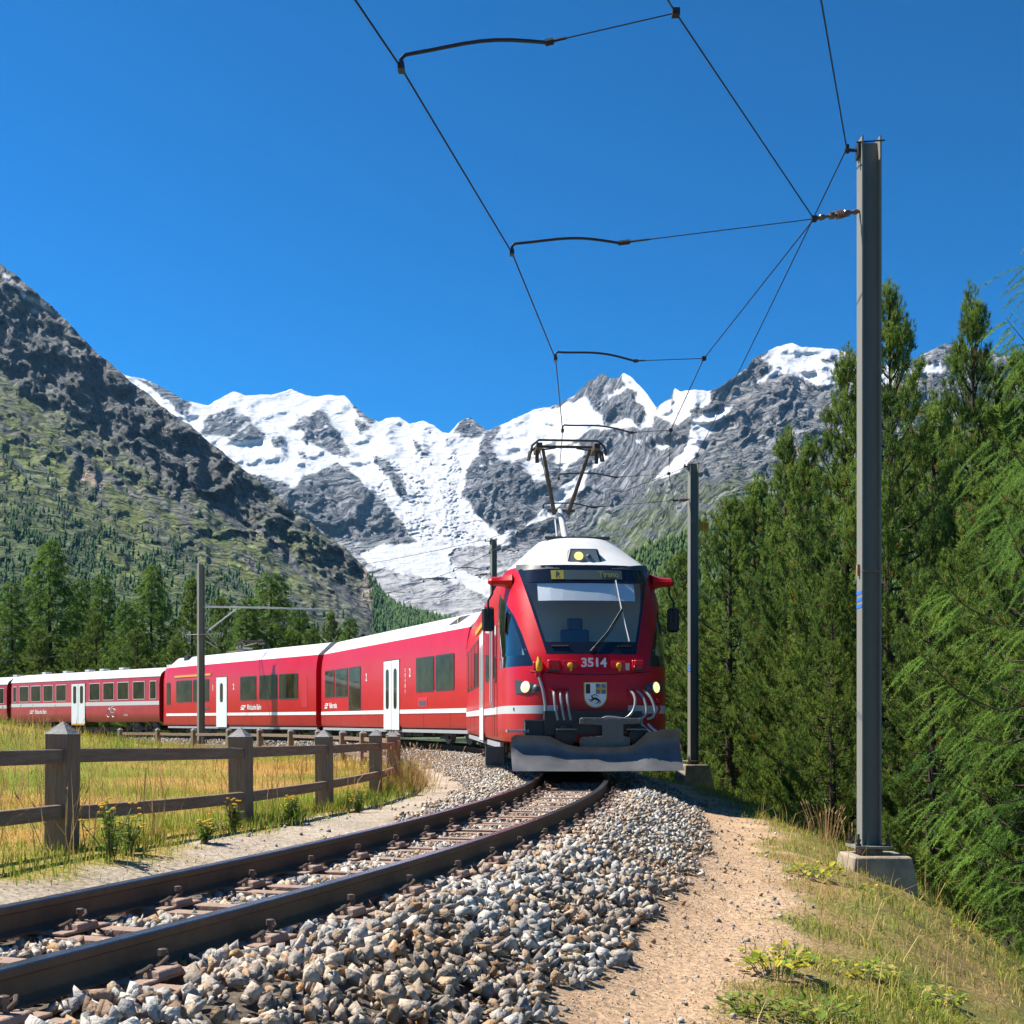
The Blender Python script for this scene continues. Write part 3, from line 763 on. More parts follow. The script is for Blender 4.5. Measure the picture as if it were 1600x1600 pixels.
ps1, sz1 = stone_field(5.2, 13.5, -1.5, 2.35, 500, 0.032, 0.112, 0.03)
ps2, sz2 = stone_field(13.5, 24.5, -2.0, 2.4, 300, 0.036, 0.092, 0.03)
ps3, sz3 = stone_field(24.5, 44, -2.9, -0.62, 190, 0.045, 0.085, 0.03)
ps4, sz4 = stone_field(24.5, 34, 0.62, 2.6, 150, 0.045, 0.085, 0.03)
ps5, sz5 = stone_field(44, 80, -3.3, -0.62, 60, 0.07, 0.13, 0.03)
def stone_cols(n, pos):
    c = PAL[rng.choice(len(PAL), n, p=PALW / PALW.sum())] * (0.78 + 0.44 * rng.random((n, 1)))
    c = c * (0.72 + 0.28 * (1 - sstep(0.5, 2.2, track_sd(pos[:, 0], pos[:, 1])[1]) * (rng.random(n) < 0.6)))[:, None] if n < 20000 else c
    br = np.clip(0.20 + 1.4 * fbm(pos[:, 0] * 0.9, pos[:, 1] * 0.9, 2), 0, 0.6)[:, None]                      # browner drifts of stone
    return c * (1 - br) + c * np.array([0.92, 0.70, 0.50]) * br
c1 = stone_cols(len(ps1), ps1)
# the 300 stones that show largest are separate pieces
px_size = sz1 / ps1[:, 1]
imx = 800 + F_PX * ps1[:, 0] / ps1[:, 1]; imy = H_PX - F_PX * (ps1[:, 2] - CAM_Z) / ps1[:, 1]
vis = (imx > 5) & (imx < 1595) & (imy > 1180) & (imy < 1600)
score = np.where(vis, px_size, 0); top = np.argsort(-score)[:300]
rest = np.ones(len(ps1), bool); rest[top] = False
bed = MB()
ss = np.arange(3.0, 100, 0.5)
rows = [[tp(s, d, z) for d, z in ((-1.15, -0.30), (-0.95, -0.205), (0.0, -0.200), (1.05, -0.205), (1.35, -0.32))] for s in ss]
bed.loft(rows, closed=False, cap=False)
bed_o = bed.build('ballast_bed', material('ballast_dust', (0.13, 0.105, 0.085), 0.95, spec=0.1, var=0.4, vscale=30, bump=0.8, bscale=60))
tag(bed_o, kind='structure')
single = [np_mesh('stone', V, Fc, stone_obj_mat) for V, Fc in STONES]
for i in top:
    o = link('stone', single[int(rng.integers(0, 10))], bed_o, ps1[i], tuple(rng.random(3) * 6.28), (sz1[i],) * 3)
    o.color = (*c1[i], 1)
V1, F1, C1 = assemble(ps1[rest], sz1[rest], c1[rest], STONES)
mid = np.concatenate([ps2]); msz = sz2
V2, F2, C2 = assemble(mid, msz, stone_cols(len(mid), mid), STONES_LO)
lo = np.concatenate([ps3, ps4, ps5]); lsz = np.concatenate([sz3, sz4, sz5])
c3 = stone_cols(len(lo), lo) * 1.05
V3, F3, C3 = assemble(lo, lsz, c3, STONES_LO)
b1, b2 = len(V1), len(V1) + len(V2)
loose = link('loose_stones', np_mesh('loose_stones', np.concatenate([V1, V2, V3]), np.concatenate([F1, F2 + b1, F3 + b2]), stone_mat, col=np.concatenate([C1, C2, C3])), bed_o)
tag(loose, kind='stuff')

# strays and pebbles on the sandy paths
def strays(n, s0, s1, d0, d1, smin, smax, power):
    s = rng.uniform(s0, s1, n); d = rng.uniform(d0, d1, n)
    x = np.interp(s, PS, PX) + d * np.cos(np.interp(s, PS, PH)); y = np.interp(s, PS, PY) - d * np.sin(np.interp(s, PS, PH))
    b, gl, gr = zones(x, y, s, d)
    k = (gl < 0.6) & (gr < 0.75) & (y > 1.0) & ~(np.abs(d) < 0.7)
    size = smin + (smax - smin) * rng.random(n) ** power
    z = ground_z(x, y, (s, d)) + size * 0.15
    return np.stack([x, y, z], 1)[k], size[k]
q1, z1 = strays(1300, 5.2, 26, 1.7, 3.1, 0.014, 0.065, 2.6)
q2, z2 = strays(420, 7, 27, -2.9, -0.9, 0.014, 0.07, 2.5)
q3, z3 = strays(12000, 5.2, 17, 1.7, 3.2, 0.005, 0.017, 1.6)
q4, z4 = strays(3200, 7, 17, -2.6, -0.8, 0.005, 0.016, 1.5)
qq = np.concatenate([q1, q2, q3, q4]); zz = np.concatenate([z1, z2, z3, z4])
pc = stone_cols(len(qq), qq) * 0.95
Vp, Fp, Cp = assemble(qq, zz, pc, STONES_LO)
tag(link('pebbles', np_mesh('pebbles', Vp, Fp, stone_mat, col=Cp)), 'scattered grey and tan pebbles on the sandy paths beside the track', 'pebbles', kind='stuff')
# ------------------------------------------------------------------ the train
red = material('train_red', (0.52, 0.004, 0.014), 0.34, spec=0.3, coat=0.05, var=0.06, vscale=1.2)
def add_grime(m, z0, z1, col, amt):
    N = m.node_tree.nodes; L = m.node_tree.links; b = N['Principled BSDF']; src = b.inputs['Base Color'].links[0].from_socket
    g = N.new('ShaderNodeTexCoord'); sp = N.new('ShaderNodeSeparateXYZ'); L.new(g.outputs['Object'], sp.inputs[0])
    mr = N.new('ShaderNodeMapRange'); mr.inputs['From Min'].default_value = z1; mr.inputs['From Max'].default_value = z0; mr.inputs['To Max'].default_value = amt; L.new(sp.outputs['Z'], mr.inputs['Value'])
    nz = N.new('ShaderNodeTexNoise'); nz.inputs['Scale'].default_value = 3.0; nz.inputs['Detail'].default_value = 8.0; nz.inputs['Roughness'].default_value = 0.7
    mp = N.new('ShaderNodeMapping'); mp.inputs['Scale'].default_value = (1, 1, 0.35); L.new(g.outputs['Object'], mp.inputs['Vector']); L.new(mp.outputs[0], nz.inputs['Vector'])
    ml = N.new('ShaderNodeMath'); ml.operation = 'MULTIPLY'; L.new(mr.outputs[0], ml.inputs[0]); L.new(nz.outputs[0], ml.inputs[1])
    mx = N.new('ShaderNodeMix'); mx.data_type = 'RGBA'; L.new(ml.outputs[0], mx.inputs['Factor']); L.new(src, mx.inputs[6]); mx.inputs[7].default_value = (*col, 1); L.new(mx.outputs[2], b.inputs['Base Color'])
add_grime(red, 0.45, 1.15, (0.20, 0.085, 0.06), 0.75)
red_old = material('coach_red', (0.42, 0.018, 0.026), 0.42, spec=0.4, coat=0.1, var=0.18, vscale=2.5)  # darker, duller red than the railcars
add_grime(red_old, 0.7, 1.6, (0.20, 0.10, 0.075), 0.7)
red_dark = material('end_wall_red', (0.20, 0.008, 0.010), 0.5, var=0.4, vscale=3, vcol=(0.07, 0.01, 0.01))
white = material('roof_white', (0.62, 0.62, 0.61), 0.45, var=0.10, vscale=2.2, coat=0.1)
white_paint = material('white_paint', (0.76, 0.76, 0.75), 0.4)
door_white = material('door_white', (0.70, 0.72, 0.73), 0.35, var=0.05, vscale=3)
silver = material('stripe_silver', (0.55, 0.55, 0.55), 0.4)
dkgrey = material('dark_grey_paint', (0.055, 0.06, 0.068), 0.4)
black = material('black_rubber', (0.012, 0.012, 0.014), 0.5)
blackgl = material('black_glaze', (0.010, 0.013, 0.022), 0.08, coat=0.3)
under = material('underframe', (0.035, 0.030, 0.027), 0.8, var=0.6, vscale=10, vcol=(0.09, 0.07, 0.05), bump=0.3)
undergrey = material('skirt_grey', (0.33, 0.34, 0.35), 0.55)
plow_mat = material('plow_steel', (0.115, 0.115, 0.118), 0.38, metal=0.15, var=0.35, vscale=2.0, rvar=0.10)
castmetal = material('cast_steel', (0.12, 0.125, 0.12), 0.55, metal=0.35, var=0.4, vscale=6, vcol=(0.17, 0.15, 0.13), bump=0.15, bscale=30)
hose_mat = material('grey_hose', (0.24, 0.25, 0.27), 0.4)
yellow = material('signal_yellow', (0.72, 0.36, 0.015), 0.45)
gold = material('crest_gold', (0.62, 0.34, 0.03), 0.45)
crest_blue = material('crest_blue', (0.03, 0.13, 0.42), 0.45)
ink = material('black_paint', (0.015, 0.015, 0.015), 0.5)
seat_mat = material('seat_fabric', (0.10, 0.14, 0.22), 0.9)
cab_wall = material('cab_lining', (0.62, 0.64, 0.58), 0.7)
cab_dark = material('cab_console', (0.24, 0.33, 0.46), 0.6)
blind_mat = material('blind_fabric', (0.86, 0.88, 0.88), 0.8)
amber = material('display_amber', (0.22, 0.20, 0.03), 0.4)
disp_mat = material('display_panel', (0.06, 0.085, 0.09), 0.2)
lampglow = emissive('headlamp_glow', (1.0, 0.72, 0.26), 0.95)
lampglow2 = emissive('lamp_glow_soft', (1.0, 0.62, 0.16), 0.9)
def glass(name, tint, ior=1.9, alpha=0.5):
    m = bpy.data.materials.new(name); m.use_nodes = True
    N = m.node_tree.nodes; L = m.node_tree.links; N.clear()
    out = N.new('ShaderNodeOutputMaterial'); tr = N.new('ShaderNodeBsdfTransparent'); tr.inputs['Color'].default_value = (*tint, 1)
    gl = N.new('ShaderNodeBsdfGlossy'); gl.inputs['Roughness'].default_value = 0.02
    lw = N.new('ShaderNodeLayerWeight'); lw.inputs['Blend'].default_value = 0.5
    pw = N.new('ShaderNodeMath'); pw.operation = 'POWER'; pw.inputs[1].default_value = 3.5; L.new(lw.outputs['Facing'], pw.inputs[0])
    fr = N.new('ShaderNodeMapRange'); fr.inputs['To Min'].default_value = (ior - 1) ** 2 / (ior + 1) ** 2; fr.inputs['To Max'].default_value = 0.95; L.new(pw.outputs[0], fr.inputs['Value'])
    mx = N.new('ShaderNodeMixShader'); L.new(fr.outputs[0], mx.inputs[0]); L.new(tr.outputs[0], mx.inputs[1]); L.new(gl.outputs[0], mx.inputs[2])
    L.new(mx.outputs[0], out.inputs['Surface']); return m
cab_glass = glass('cab_glass', (0.93, 0.97, 1.0), 2.3)
side_glass = glass('side_glass', (0.80, 0.86, 0.76), 1.9)
win_glass = material('window_tint_reflection', (0.014, 0.014, 0.009), 0.04, spec=0.04, var=0.8, vscale=1.7, vcol=(0.055, 0.048, 0.016), detail=6)  # dark tint; the olive mottle paints in trees mirrored by the panes
win_frame = material('window_frame', (0.03, 0.03, 0.032), 0.45)

def text_obj(name, body, size, mat_, parent, loc, rot, extrude=0.002, align='CENTER', shear=0.0, bold=0.0, xs=1.0):
    cu = bpy.data.curves.new(name, 'FONT'); cu.body = body; cu.size = size; cu.extrude = extrude; cu.align_x = align; cu.align_y = 'CENTER'; cu.shear = shear; cu.offset = bold; cu.resolution_u = 3
    tmp = bpy.data.objects.new('tmp_text', cu); COL.objects.link(tmp)
    dg = bpy.context.evaluated_depsgraph_get()
    me = bpy.data.meshes.new_from_object(tmp.evaluated_get(dg)); me.name = name
    bpy.data.objects.remove(tmp, do_unlink=True); bpy.data.curves.remove(cu)
    me.materials.clear(); me.materials.append(mat_)
    o = link(name, me, parent, loc, rot, (xs, 1, 1)); return o
ROT_LEFT = (math.radians(90), 0, math.radians(-90))      # text that reads on a car's left flank
ROT_FRONT = (math.radians(90), 0, 0)

SEC = [(1.18, 0.45), (1.29, 0.50), (1.325, 0.60), (1.325, 2.55), (1.315, 2.80), (1.285, 3.05), (1.22, 3.34)]
def half_w(z): return np.interp(z, [p[1] for p in SEC], [p[0] for p in SEC])
ROOF = [(1.22, 3.34), (1.18, 3.385), (0.70, 3.81), (0.60, 3.85)]

def panel(x, y0, y1, z0, z1, thick=0.02, r=0.06, n=3):
    """rounded upright panel on the left flank: outline in (y,z), proud of x by thick"""
    pts = []
    for cy, cz, a0 in ((y1 - r, z1 - r, 0), (y0 + r, z1 - r, 90), (y0 + r, z0 + r, 180), (y1 - r, z0 + r, 270)):
        for k in range(n + 1):
            a = math.radians(a0 + 90 * k / n); pts.append((cy + r * math.cos(a), cz + r * math.sin(a)))
    b = MB(); b.prism(pts, x, x - thick, 'x'); return b
def window(par, y0, y1, z0=1.60, z1=2.66, frame=0.045, proud=0.012):
    f = panel(-1.29, y0, y1, z0, z1, 0.035 + proud, 0.07).build('window', win_frame, par)
    panel(-1.29, y0 + frame, y1 - frame, z0 + frame, z1 - frame, 0.035 + proud + 0.004, 0.05).build('pane', win_glass, f)
    return f
def door(par, y0, y1, z0=0.40, z1=2.72, leaves=2, wz0=1.10):
    d = panel(-1.29, y0, y1, z0, z1, 0.046, 0.03).build('door', win_frame, par)
    w = (y1 - y0) / leaves
    for k in range(leaves):
        a = y0 + k * w + 0.02; b = a + w - 0.04
        lf = panel(-1.29, a, b, z0 + 0.02, z1 - 0.03, 0.054, 0.02).build('door_leaf', door_white, d)
        m = (a + b) / 2; ww = min(0.17, (b - a) * 0.28)
        panel(-1.29, m - ww, m + ww, wz0, z1 - 0.30, 0.058, 0.12).build('door_window', win_glass, d)
    return d

def shell(par, y0, y1, front_cap=True):
    """red body, white roof and the painted bands of a railcar between two stations"""
    b = MB(); L_ = [(-x, z) for x, z in SEC]; full = L_[::-1][::-1]
    ring = lambda y: [(x, y, z) for x, z in [(-p[0], p[1]) for p in SEC[::-1]] + SEC]
    ys = list(np.linspace(y0, y1, 9))
    b.loft([ring(y) for y in ys], closed=False, cap=False)
    for yy in (y0, y1): b.add(ring(yy), [tuple(range(len(SEC) * 2))])
    b.build('body', red, par, smooth=True)
    r = MB(); rr = lambda y, k=0.0: [(x, y, z) for x, z in [(-p[0], p[1] + 0.001) for p in ROOF] + [(p[0], p[1] + 0.001) for p in ROOF[::-1]]]
    r.loft([rr(y) for y in ys], closed=False, cap=False)
    for yy in (y0, y1): r.add(rr(yy), [tuple(range(len(ROOF) * 2))])
    ro = r.build('roof', white, par, smooth=True)
    for sgn in (-1, 1):
        s = MB(); s.box((sgn * 1.3265, (y0 + y1) / 2, 1.005), (0.006, y1 - y0 - 0.004, 0.125)); s.build('stripe', white_paint, par)
        s = MB(); s.box((sgn * 1.23, (y0 + y1) / 2, 0.40), (0.06, y1 - y0 - 0.1, 0.10)); s.build('skirt', undergrey, par)
    for y in np.arange(y0 + 1.3, y1 - 0.4, 2.35):
        s = MB(); s.box((-1.3262, float(y), 0.73), (0.004, 0.010, 0.40)); s.build('panel_seam', black, par)
    s = MB(); s.box((-1.3262, (y0 + y1) / 2, 0.915), (0.004, y1 - y0 - 0.02, 0.010)); s.build('panel_seam', black, par)
    return ro
def bogie(par, y):
    f = MB()
    for sx in (-1, 1):
        f.prism([(y - 1.35, 0.42), (y - 1.25, 0.52), (y - 0.4, 0.42), (y + 0.4, 0.42), (y + 1.25, 0.52), (y + 1.35, 0.42), (y + 1.2, 0.30), (y - 1.2, 0.30)], sx * 0.92, sx * 1.02, 'x')
        for dy in (-0.9, 0.9): f.box((sx * 1.0, y + dy, 0.38), (0.14, 0.28, 0.24))
        f.box((sx * 1.02, y, 0.22), (0.10, 0.7, 0.10))
    f.box((0, y, 0.42), (1.84, 0.5, 0.18))
    bo = f.build('bogie', under, par)
    for dy in (-0.9, 0.9):
        w = MB()
        for sx in (-1, 1): w.lathe([(0.10, -0.07), (0.37, -0.07), (0.385, -0.03), (0.345, 0.02), (0.345, 0.06), (0.12, 0.07)], Matrix.Translation((sx * 0.535, y + dy, 0.345)) @ Matrix.Rotation(math.radians(90 * sx), 4, 'Y'), 20)
        w.tube([(-0.5, y + dy, 0.345), (0.5, y + dy, 0.345)], 0.07, 8)
        w.build('wheelset', castmetal, bo)
def undergear(par, y0, y1):
    b = MB(); y = y0
    while y < y1:
        l = random.uniform(0.7, 1.6); h = random.uniform(0.16, 0.26); b.box((0, min(y + l / 2, y1), 0.42 - h / 2), (2.1, l - 0.12, h)); y += l
    b.build('equipment_box', under, par)

CAR_S = {}
def place(name, label, s_first, b0, b1):
    """a vehicle whose two bogie pivots (b0, b1 from its front end) ride on the track"""
    p = tp(s_first); s2 = s_first + (b1 - b0)
    for _ in range(6):
        q = tp(s2); s2 += (b1 - b0) - math.hypot(q.x - p.x, q.y - p.y)
    q = tp(s2); a = math.atan2(-(q.x - p.x), q.y - p.y)
    d = Vector((-math.sin(a), math.cos(a), 0)); o = p - d * b0; o.z = min(p.z, q.z) * 0.5 + max(p.z, q.z) * 0.5
    return thing(name, label, 'train car', o, a, 'cars of the red train'), s2

# ---- leading railcar
L1 = 15.9
car1, s_b2 = place('railcar', 'leading red railcar with sloping windscreen, lit headlights and grey snow plough', 25.5, 3.0, 13.2)
car1.location.x -= 0.06
NN = 3.0
ZR = [0.50, 0.6, 0.72, 0.85, 0.9425, 1.0675, 1.2, 1.35, 1.5, 1.6, 1.68, 1.77, 1.86, 1.95, 2.06, 2.2, 2.35, 2.5, 2.65, 2.78, 2.9, 3.0, 3.06, 3.14, 3.20, 3.27, 3.34]
def n_y0(z): return float(np.interp(z, [0.5, 1.25, 1.6, 1.86, 2.2, 3.34], [0.03, 0.0, 0.045, 0.13, 0.30, 0.92]))
NL, YEND = 1.40, 2.60
def n_pt(q, z, off=0.0):
    """nose surface: q 0 at the centre line, 1 where the curve meets the flank, 2 at the cab's rear; negative q = left"""
    sg = -1 if q < 0 else 1; q = abs(q); w = float(half_w(z)); y0 = n_y0(z)
    if q <= 1:
        ph = q * math.pi / 2; u = math.sin(ph) ** (2 / NN); v = 1 - math.cos(ph) ** (2 / NN)
        x, y = w * u, y0 + NL * v
    else:
        x, y = w, y0 + NL + (YEND - y0 - NL) * (q - 1)
    return Vector((sg * x, y, z))
def n_q(x, z):
    w = float(half_w(z)); u = min(abs(x) / w, 0.9999); return math.copysign(math.asin(u ** (NN / 2)) / (math.pi / 2), x)
def n_nrm(q, z):
    e = 0.004
    a = n_pt(q + e, z) - n_pt(q - e, z); b = n_pt(q, z + e) - n_pt(q, z - e)
    n = a.cross(b); n.normalize()
    return n
def q_ws(z): return n_q(0.70 + 0.254 * (max(z, 1.86) - 1.86), z)
def q_sw(z): return float(np.interp(z, [1.68, 1.86, 2.2, 2.5, 2.78, 2.9, 3.0], [0.37, 0.42, 0.50, 0.60, 0.78, 0.95, 1.18]))
FA = [0, 0.14, 0.28, 0.42, 0.55, 0.68, 0.80, 0.91, 1.0]; FB = [0.2, 0.4, 0.6, 0.8, 1.0]; FC = [0.06, 0.2, 0.36, 0.52, 0.68, 0.84, 1.0]; FD = [0.25, 0.5, 0.75, 1.0]
def q_row(z):
    a, b, c = q_ws(z), q_sw(z), 1.42
    q = [a * f for f in FA] + [a + (b - a) * f for f in FB] + [b + (c - b) * f for f in FC] + [c + (2 - c) * f for f in FD]
    return q
QR = [q_row(z) for z in ZR]; nQ = len(QR[0])
full_cols = [-(nQ - 1 - i) for i in range(nQ - 1)] + list(range(nQ))       # column index, sign by side
def q_of(row, c): return math.copysign(QR[row][abs(c)], c) if c else 0.0
iA, iB, iC = 8, 13, 20
def region(row, c):
    """what the small face between rows row,row+1 and columns c,c+1 belongs to"""
    z = (ZR[row] + ZR[row + 1]) / 2; k = max(abs(c), abs(c + 1))
    if k <= iA and 1.86 < z < 3.27:
        return 'windscreen' if (2.06 < z < 3.06 and k <= iA - 1) else 'windscreen_border'
    if k <= iA and z > 3.27: return 'windscreen_border'
    if iB < k <= iC and 1.68 < z < 3.0:
        return 'cab_window' if (1.86 < z < 2.9 and iB + 1 < k < iC) else 'cab_window_frame'
    if 0.9425 < z < 1.0675 and k > 5: return 'stripe'
    return 'body'
groups = {}
for r_ in range(len(ZR) - 1):
    for ci in range(len(full_cols) - 1):
        c = full_cols[ci]; nm = region(r_, c)
        if nm.startswith('cab_window') or nm == 'stripe': nm += '|L' if c < 0 else '|R'
        groups.setdefault(nm, []).append((r_, ci))
grid = [[n_pt(q_of(r_, c), ZR[r_]) for c in full_cols] for r_ in range(len(ZR))]
NM = {'windscreen': cab_glass, 'windscreen_border': blackgl, 'cab_window': side_glass, 'cab_window_frame': blackgl, 'stripe': silver, 'body': red}
for nm, cells in groups.items():
    b = MB(); idx = {}
    for r_, ci in cells:
        f = []
        for rr, cc in ((r_, ci), (r_, ci + 1), (r_ + 1, ci + 1), (r_ + 1, ci)):
            if (rr, cc) not in idx: idx[(rr, cc)] = len(b.v); b.v.append(tuple(grid[rr][cc]))
            f.append(idx[(rr, cc)])
        b.f.append(tuple(f)); b.m.append(0)
    base = nm.split('|')[0]
    b.build({'body': 'nose_shell'}.get(base, base), NM[base], car1, smooth=True, fix=False)
# roof fairing over the cab
rf = MB(); rows = []
for t in np.linspace(0, 1, 9):
    tt = t; z = 3.34 + 0.53 * tt; w = 1.22 - 0.58 * tt; y0 = 0.93 + 0.80 * tt; Lr = NL - 0.75 * tt; nn = NN - 0.6 * tt
    row = []
    for k in range(-24, 25):
        q = abs(k) / 24 * 1.6; sg = -1 if k < 0 else 1
        if q <= 1: ph = q * math.pi / 2; x, y = w * math.sin(ph) ** (2 / nn), y0 + Lr * (1 - math.cos(ph) ** (2 / nn))
        else: x, y = w, y0 + Lr + (YEND - y0 - Lr) * (q - 1) / 0.6
        row.append((sg * x, y, z + 0.001))
    rows.append(row)
rf.loft(rows, closed=False, cap=False)
n0 = len(rf.v); cap = [(x * 0.86, y + 0.05, 3.895) for x, y, z in rows[-1]]
rf.loft([rows[-1], cap], closed=False, cap=False); rf.add(cap, [tuple(range(len(cap)))])
rf.build('cab_roof', white, car1, smooth=True)
# dark corner blades between windscreen head and roof
for sg in (-1, 1):
    b = MB(); P0 = [(0.42, 3.275), (0.60, 3.30), (0.80, 3.34), (0.95, 3.365), (1.085, 3.375)]
    top = []; bot = []
    for x, z in P0:
        y = n_pt(n_q(x, 3.30), 3.30).y
        top.append((sg * x, y - 0.012 + (z - 3.27) * 0.5, z + 0.01)); bot.append((sg * (x + 0.0), n_pt(n_q(x, 3.275), 3.275).y - 0.010, 3.272))
    b.loft([top, bot], closed=False, cap=False); b.build('corner_blade', dkgrey, car1, smooth=True, fix=False)
# cab interior
b = MB(); b.box((0, 2.40, 2.1), (2.3, 0.04, 2.2)); b.build('cab_rear_wall', cab_wall, car1)
b = MB(); b.prism([(0.35, 1.0), (0.42, 1.95), (0.95, 2.10), (1.0, 1.0)], -1.02, 1.02, 'x'); b.build('driver_console', cab_dark, car1)
b = MB(); b.box((0, 1.5, 1.02), (2.4, 2.0, 0.04)); b.build('cab_floor', cab_dark, car1)
b = MB()
b.box((-0.05, 1.62, 1.55), (0.5, 0.5, 0.12)); b.box((-0.05, 1.88, 1.98), (0.48, 0.10, 0.78), RX(-0.12)); b.box((-0.05, 1.92, 2.46), (0.26, 0.09, 0.20)); b.tube([(-0.05, 1.62, 1.04), (-0.05, 1.62, 1.5)], 0.06, 8)
b.build('driver_seat', seat_mat, car1, bevel=0.03)
b = MB()
bl = []
for z in (2.74, 2.88, 3.03):
    bl.append([n_pt(n_q(x, z), z) + Vector((0, 0.05, 0)) for x in np.linspace(-0.78, 0.78, 9)])
b.loft(bl, closed=False, cap=False); b.build('sun_blind', blind_mat, car1, fix=False)
def patch(name, mat_, corners, off=0.006, nx=6, nz=4, par=None):
    """a panel lying on the nose: corners (x,z) lower left, lower right, upper right, upper left"""
    b = MB(); rows = []
    for j in range(nz + 1):
        v = j / nz; row = []
        for i in range(nx + 1):
            u = i / nx
            x = (corners[0][0] * (1 - u) + corners[1][0] * u) * (1 - v) + (corners[3][0] * (1 - u) + corners[2][0] * u) * v
            z = (corners[0][1] * (1 - u) + corners[1][1] * u) * (1 - v) + (corners[3][1] * (1 - u) + corners[2][1] * u) * v
            q = n_q(x, z); row.append(n_pt(q, z) + n_nrm(q, z) * off)
        rows.append(row)
    b.loft(rows, closed=False, cap=False); return b.build(name, mat_, par or car1, smooth=True, fix=False)
def on_nose(x, z, off=0.0):
    q = n_q(x, z); return n_pt(q, z) + n_nrm(q, z) * off, n_nrm(q, z)
# destination display
dp = patch('destination_display', disp_mat, [(-0.56, 3.085), (0.58, 3.085), (0.585, 3.245), (-0.565, 3.245)], 0.008)
patch('route_field', amber, [(-0.56, 3.09), (-0.36, 3.09), (-0.36, 3.24), (-0.56, 3.24)], 0.011, par=dp)
tilt = math.atan2(n_y0(3.25) - n_y0(3.09), 0.16)
def disp_text(body, x, mat_, size):
    p, n = on_nose(x, 3.165, 0.016); text_obj('destination_text', body, size, mat_, dp, p, (math.radians(90) - tilt, 0, math.atan2(n.x, -n.y)), xs=0.72)
disp_text('R', -0.46, disp_mat, 0.16); disp_text('Tirano', 0.36, amber, 0.17)
# headlights
for sg, nmx in ((-1, 0), (1, 1)):
    xs = [(-1.165, 1.255), (-0.80, 1.275), (-0.83, 1.39), (-1.17, 1.475)] if sg < 0 else [(0.80, 1.275), (1.165, 1.255), (1.17, 1.475), (0.83, 1.39)]
    hp = patch('headlight', dkgrey, xs, 0.006)
    for (dx, r, m_) in ((sg * 1.02, 0.082, lampglow), (sg * 0.875, 0.045, castmetal)):
        p, n = on_nose(dx, 1.352 if r > 0.06 else 1.335, -0.02); M = Matrix.Translation(p) @ n.to_track_quat('Z', 'Y').to_matrix().to_4x4()
        b = MB(); b.lathe([(r, 0), (r, 0.034), (r * 0.75, 0.046), (r * 0.3, 0.052)], M, 18); b.build('lamp', m_, hp, smooth=True)
        b = MB(); b.lathe([(r * 1.16, 0), (r * 1.16, 0.032), (r * 1.02, 0.036), (r * 1.01, 0.0)], M, 18); b.build('bezel', silver if r > .06 else dkgrey, hp, smooth=True)
# roof lamp housing
b = MB(); b.loft([[(-0.30, 1.02, 3.37), (0.30, 1.02, 3.37), (0.30, 1.7, 3.37), (-0.30, 1.7, 3.37)], [(-0.23, 1.13, 3.63), (0.23, 1.13, 3.63), (0.23, 1.75, 3.66), (-0.23, 1.75, 3.66)]])
lh = b.build('roof_lamp', dkgrey, car1, bevel=0.015)
b = MB(); b.loft([[(-0.25, 1.016, 3.395), (0.25, 1.016, 3.395), (0.25, 1.03, 3.395), (-0.25, 1.03, 3.395)], [(-0.195, 1.105, 3.605), (0.195, 1.105, 3.605), (0.195, 1.12, 3.605), (-0.195, 1.12, 3.605)]]); b.build('lens', material('lamp_lens', (0.20, 0.24, 0.26), 0.12), lh)
for x, r, m_ in ((-0.09, 0.07, lampglow2), (0.07, 0.035, castmetal)):
    b = MB(); b.lathe([(r, 0), (r, 0.02), (r * 0.6, 0.03)], Matrix.Translation((x, 1.062, 3.495)) @ Matrix.Rotation(math.radians(67), 4, 'X'), 16); b.build('lamp', m_, lh, smooth=True)
b = MB(); b.box((0.0, 1.96, 3.915), (1.10, 0.10, 0.05)); b.build('roof_rail', dkgrey, car1)
# number and crest
p, n = on_nose(0.02, 1.72, 0.006); text_obj('fleet_number', '3514', 0.20, white_paint, car1, p, (math.radians(90 - 10), 0, 0), bold=0.006)
def shield_pts(s, cx, cz):
    pts = [(-1, 1), (1, 1), (1, -0.15)]
    for k in range(1, 8): a = math.radians(90 * k / 8); pts.append((math.cos(a) ** 0.9, -0.15 - math.sin(a) * 1.05))
    pts.append((0, -1.22))
    for k in range(7, 0, -1): a = math.radians(90 * k / 8); pts.append((-math.cos(a) ** 0.9, -0.15 - math.sin(a) * 1.05))
    pts.append((-1, -0.15)); return [(cx + s * x, cz + s * z) for x, z in pts]
CX, CZ = 0.03, 1.245
cy = n_pt(0, 1.2).y
def flat(name, poly, y, mat_, par, th=0.004):
    b = MB(); b.prism(poly, cy - y, cy - y + th, 'y'); return b.build(name, mat_, par)
cr = flat('crest', shield_pts(0.180, CX, CZ), 0.014, gold, car1, 0.02)
flat('crest_field', shield_pts(0.166, CX, CZ), 0.017, white_paint, cr)
flat('crest_black', [(CX - 0.150, CZ + 0.150), (CX - 0.082, CZ + 0.150), (CX - 0.082, CZ + 0.005), (CX - 0.150, CZ + 0.005)], 0.020, ink, cr)
flat('crest_quarter', [(CX + 0.004, CZ + 0.155), (CX + 0.160, CZ + 0.155), (CX + 0.160, CZ + 0.0), (CX + 0.004, CZ + 0.0)], 0.020, crest_blue, cr)
b = MB(); b.box((CX + 0.082, cy - 0.0225, CZ + 0.078), (0.155, 0.004, 0.036)); b.box((CX + 0.082, cy - 0.0226, CZ + 0.078), (0.036, 0.004, 0.155))
for dx in (-0.058, 0.058):
    for dz in (-0.058, 0.058): b.box((CX + 0.082 + dx, cy - 0.0227, CZ + 0.078 + dz), (0.034, 0.004, 0.016)) if dx * dz > 0 else None
b.build('crest_cross', gold, cr)
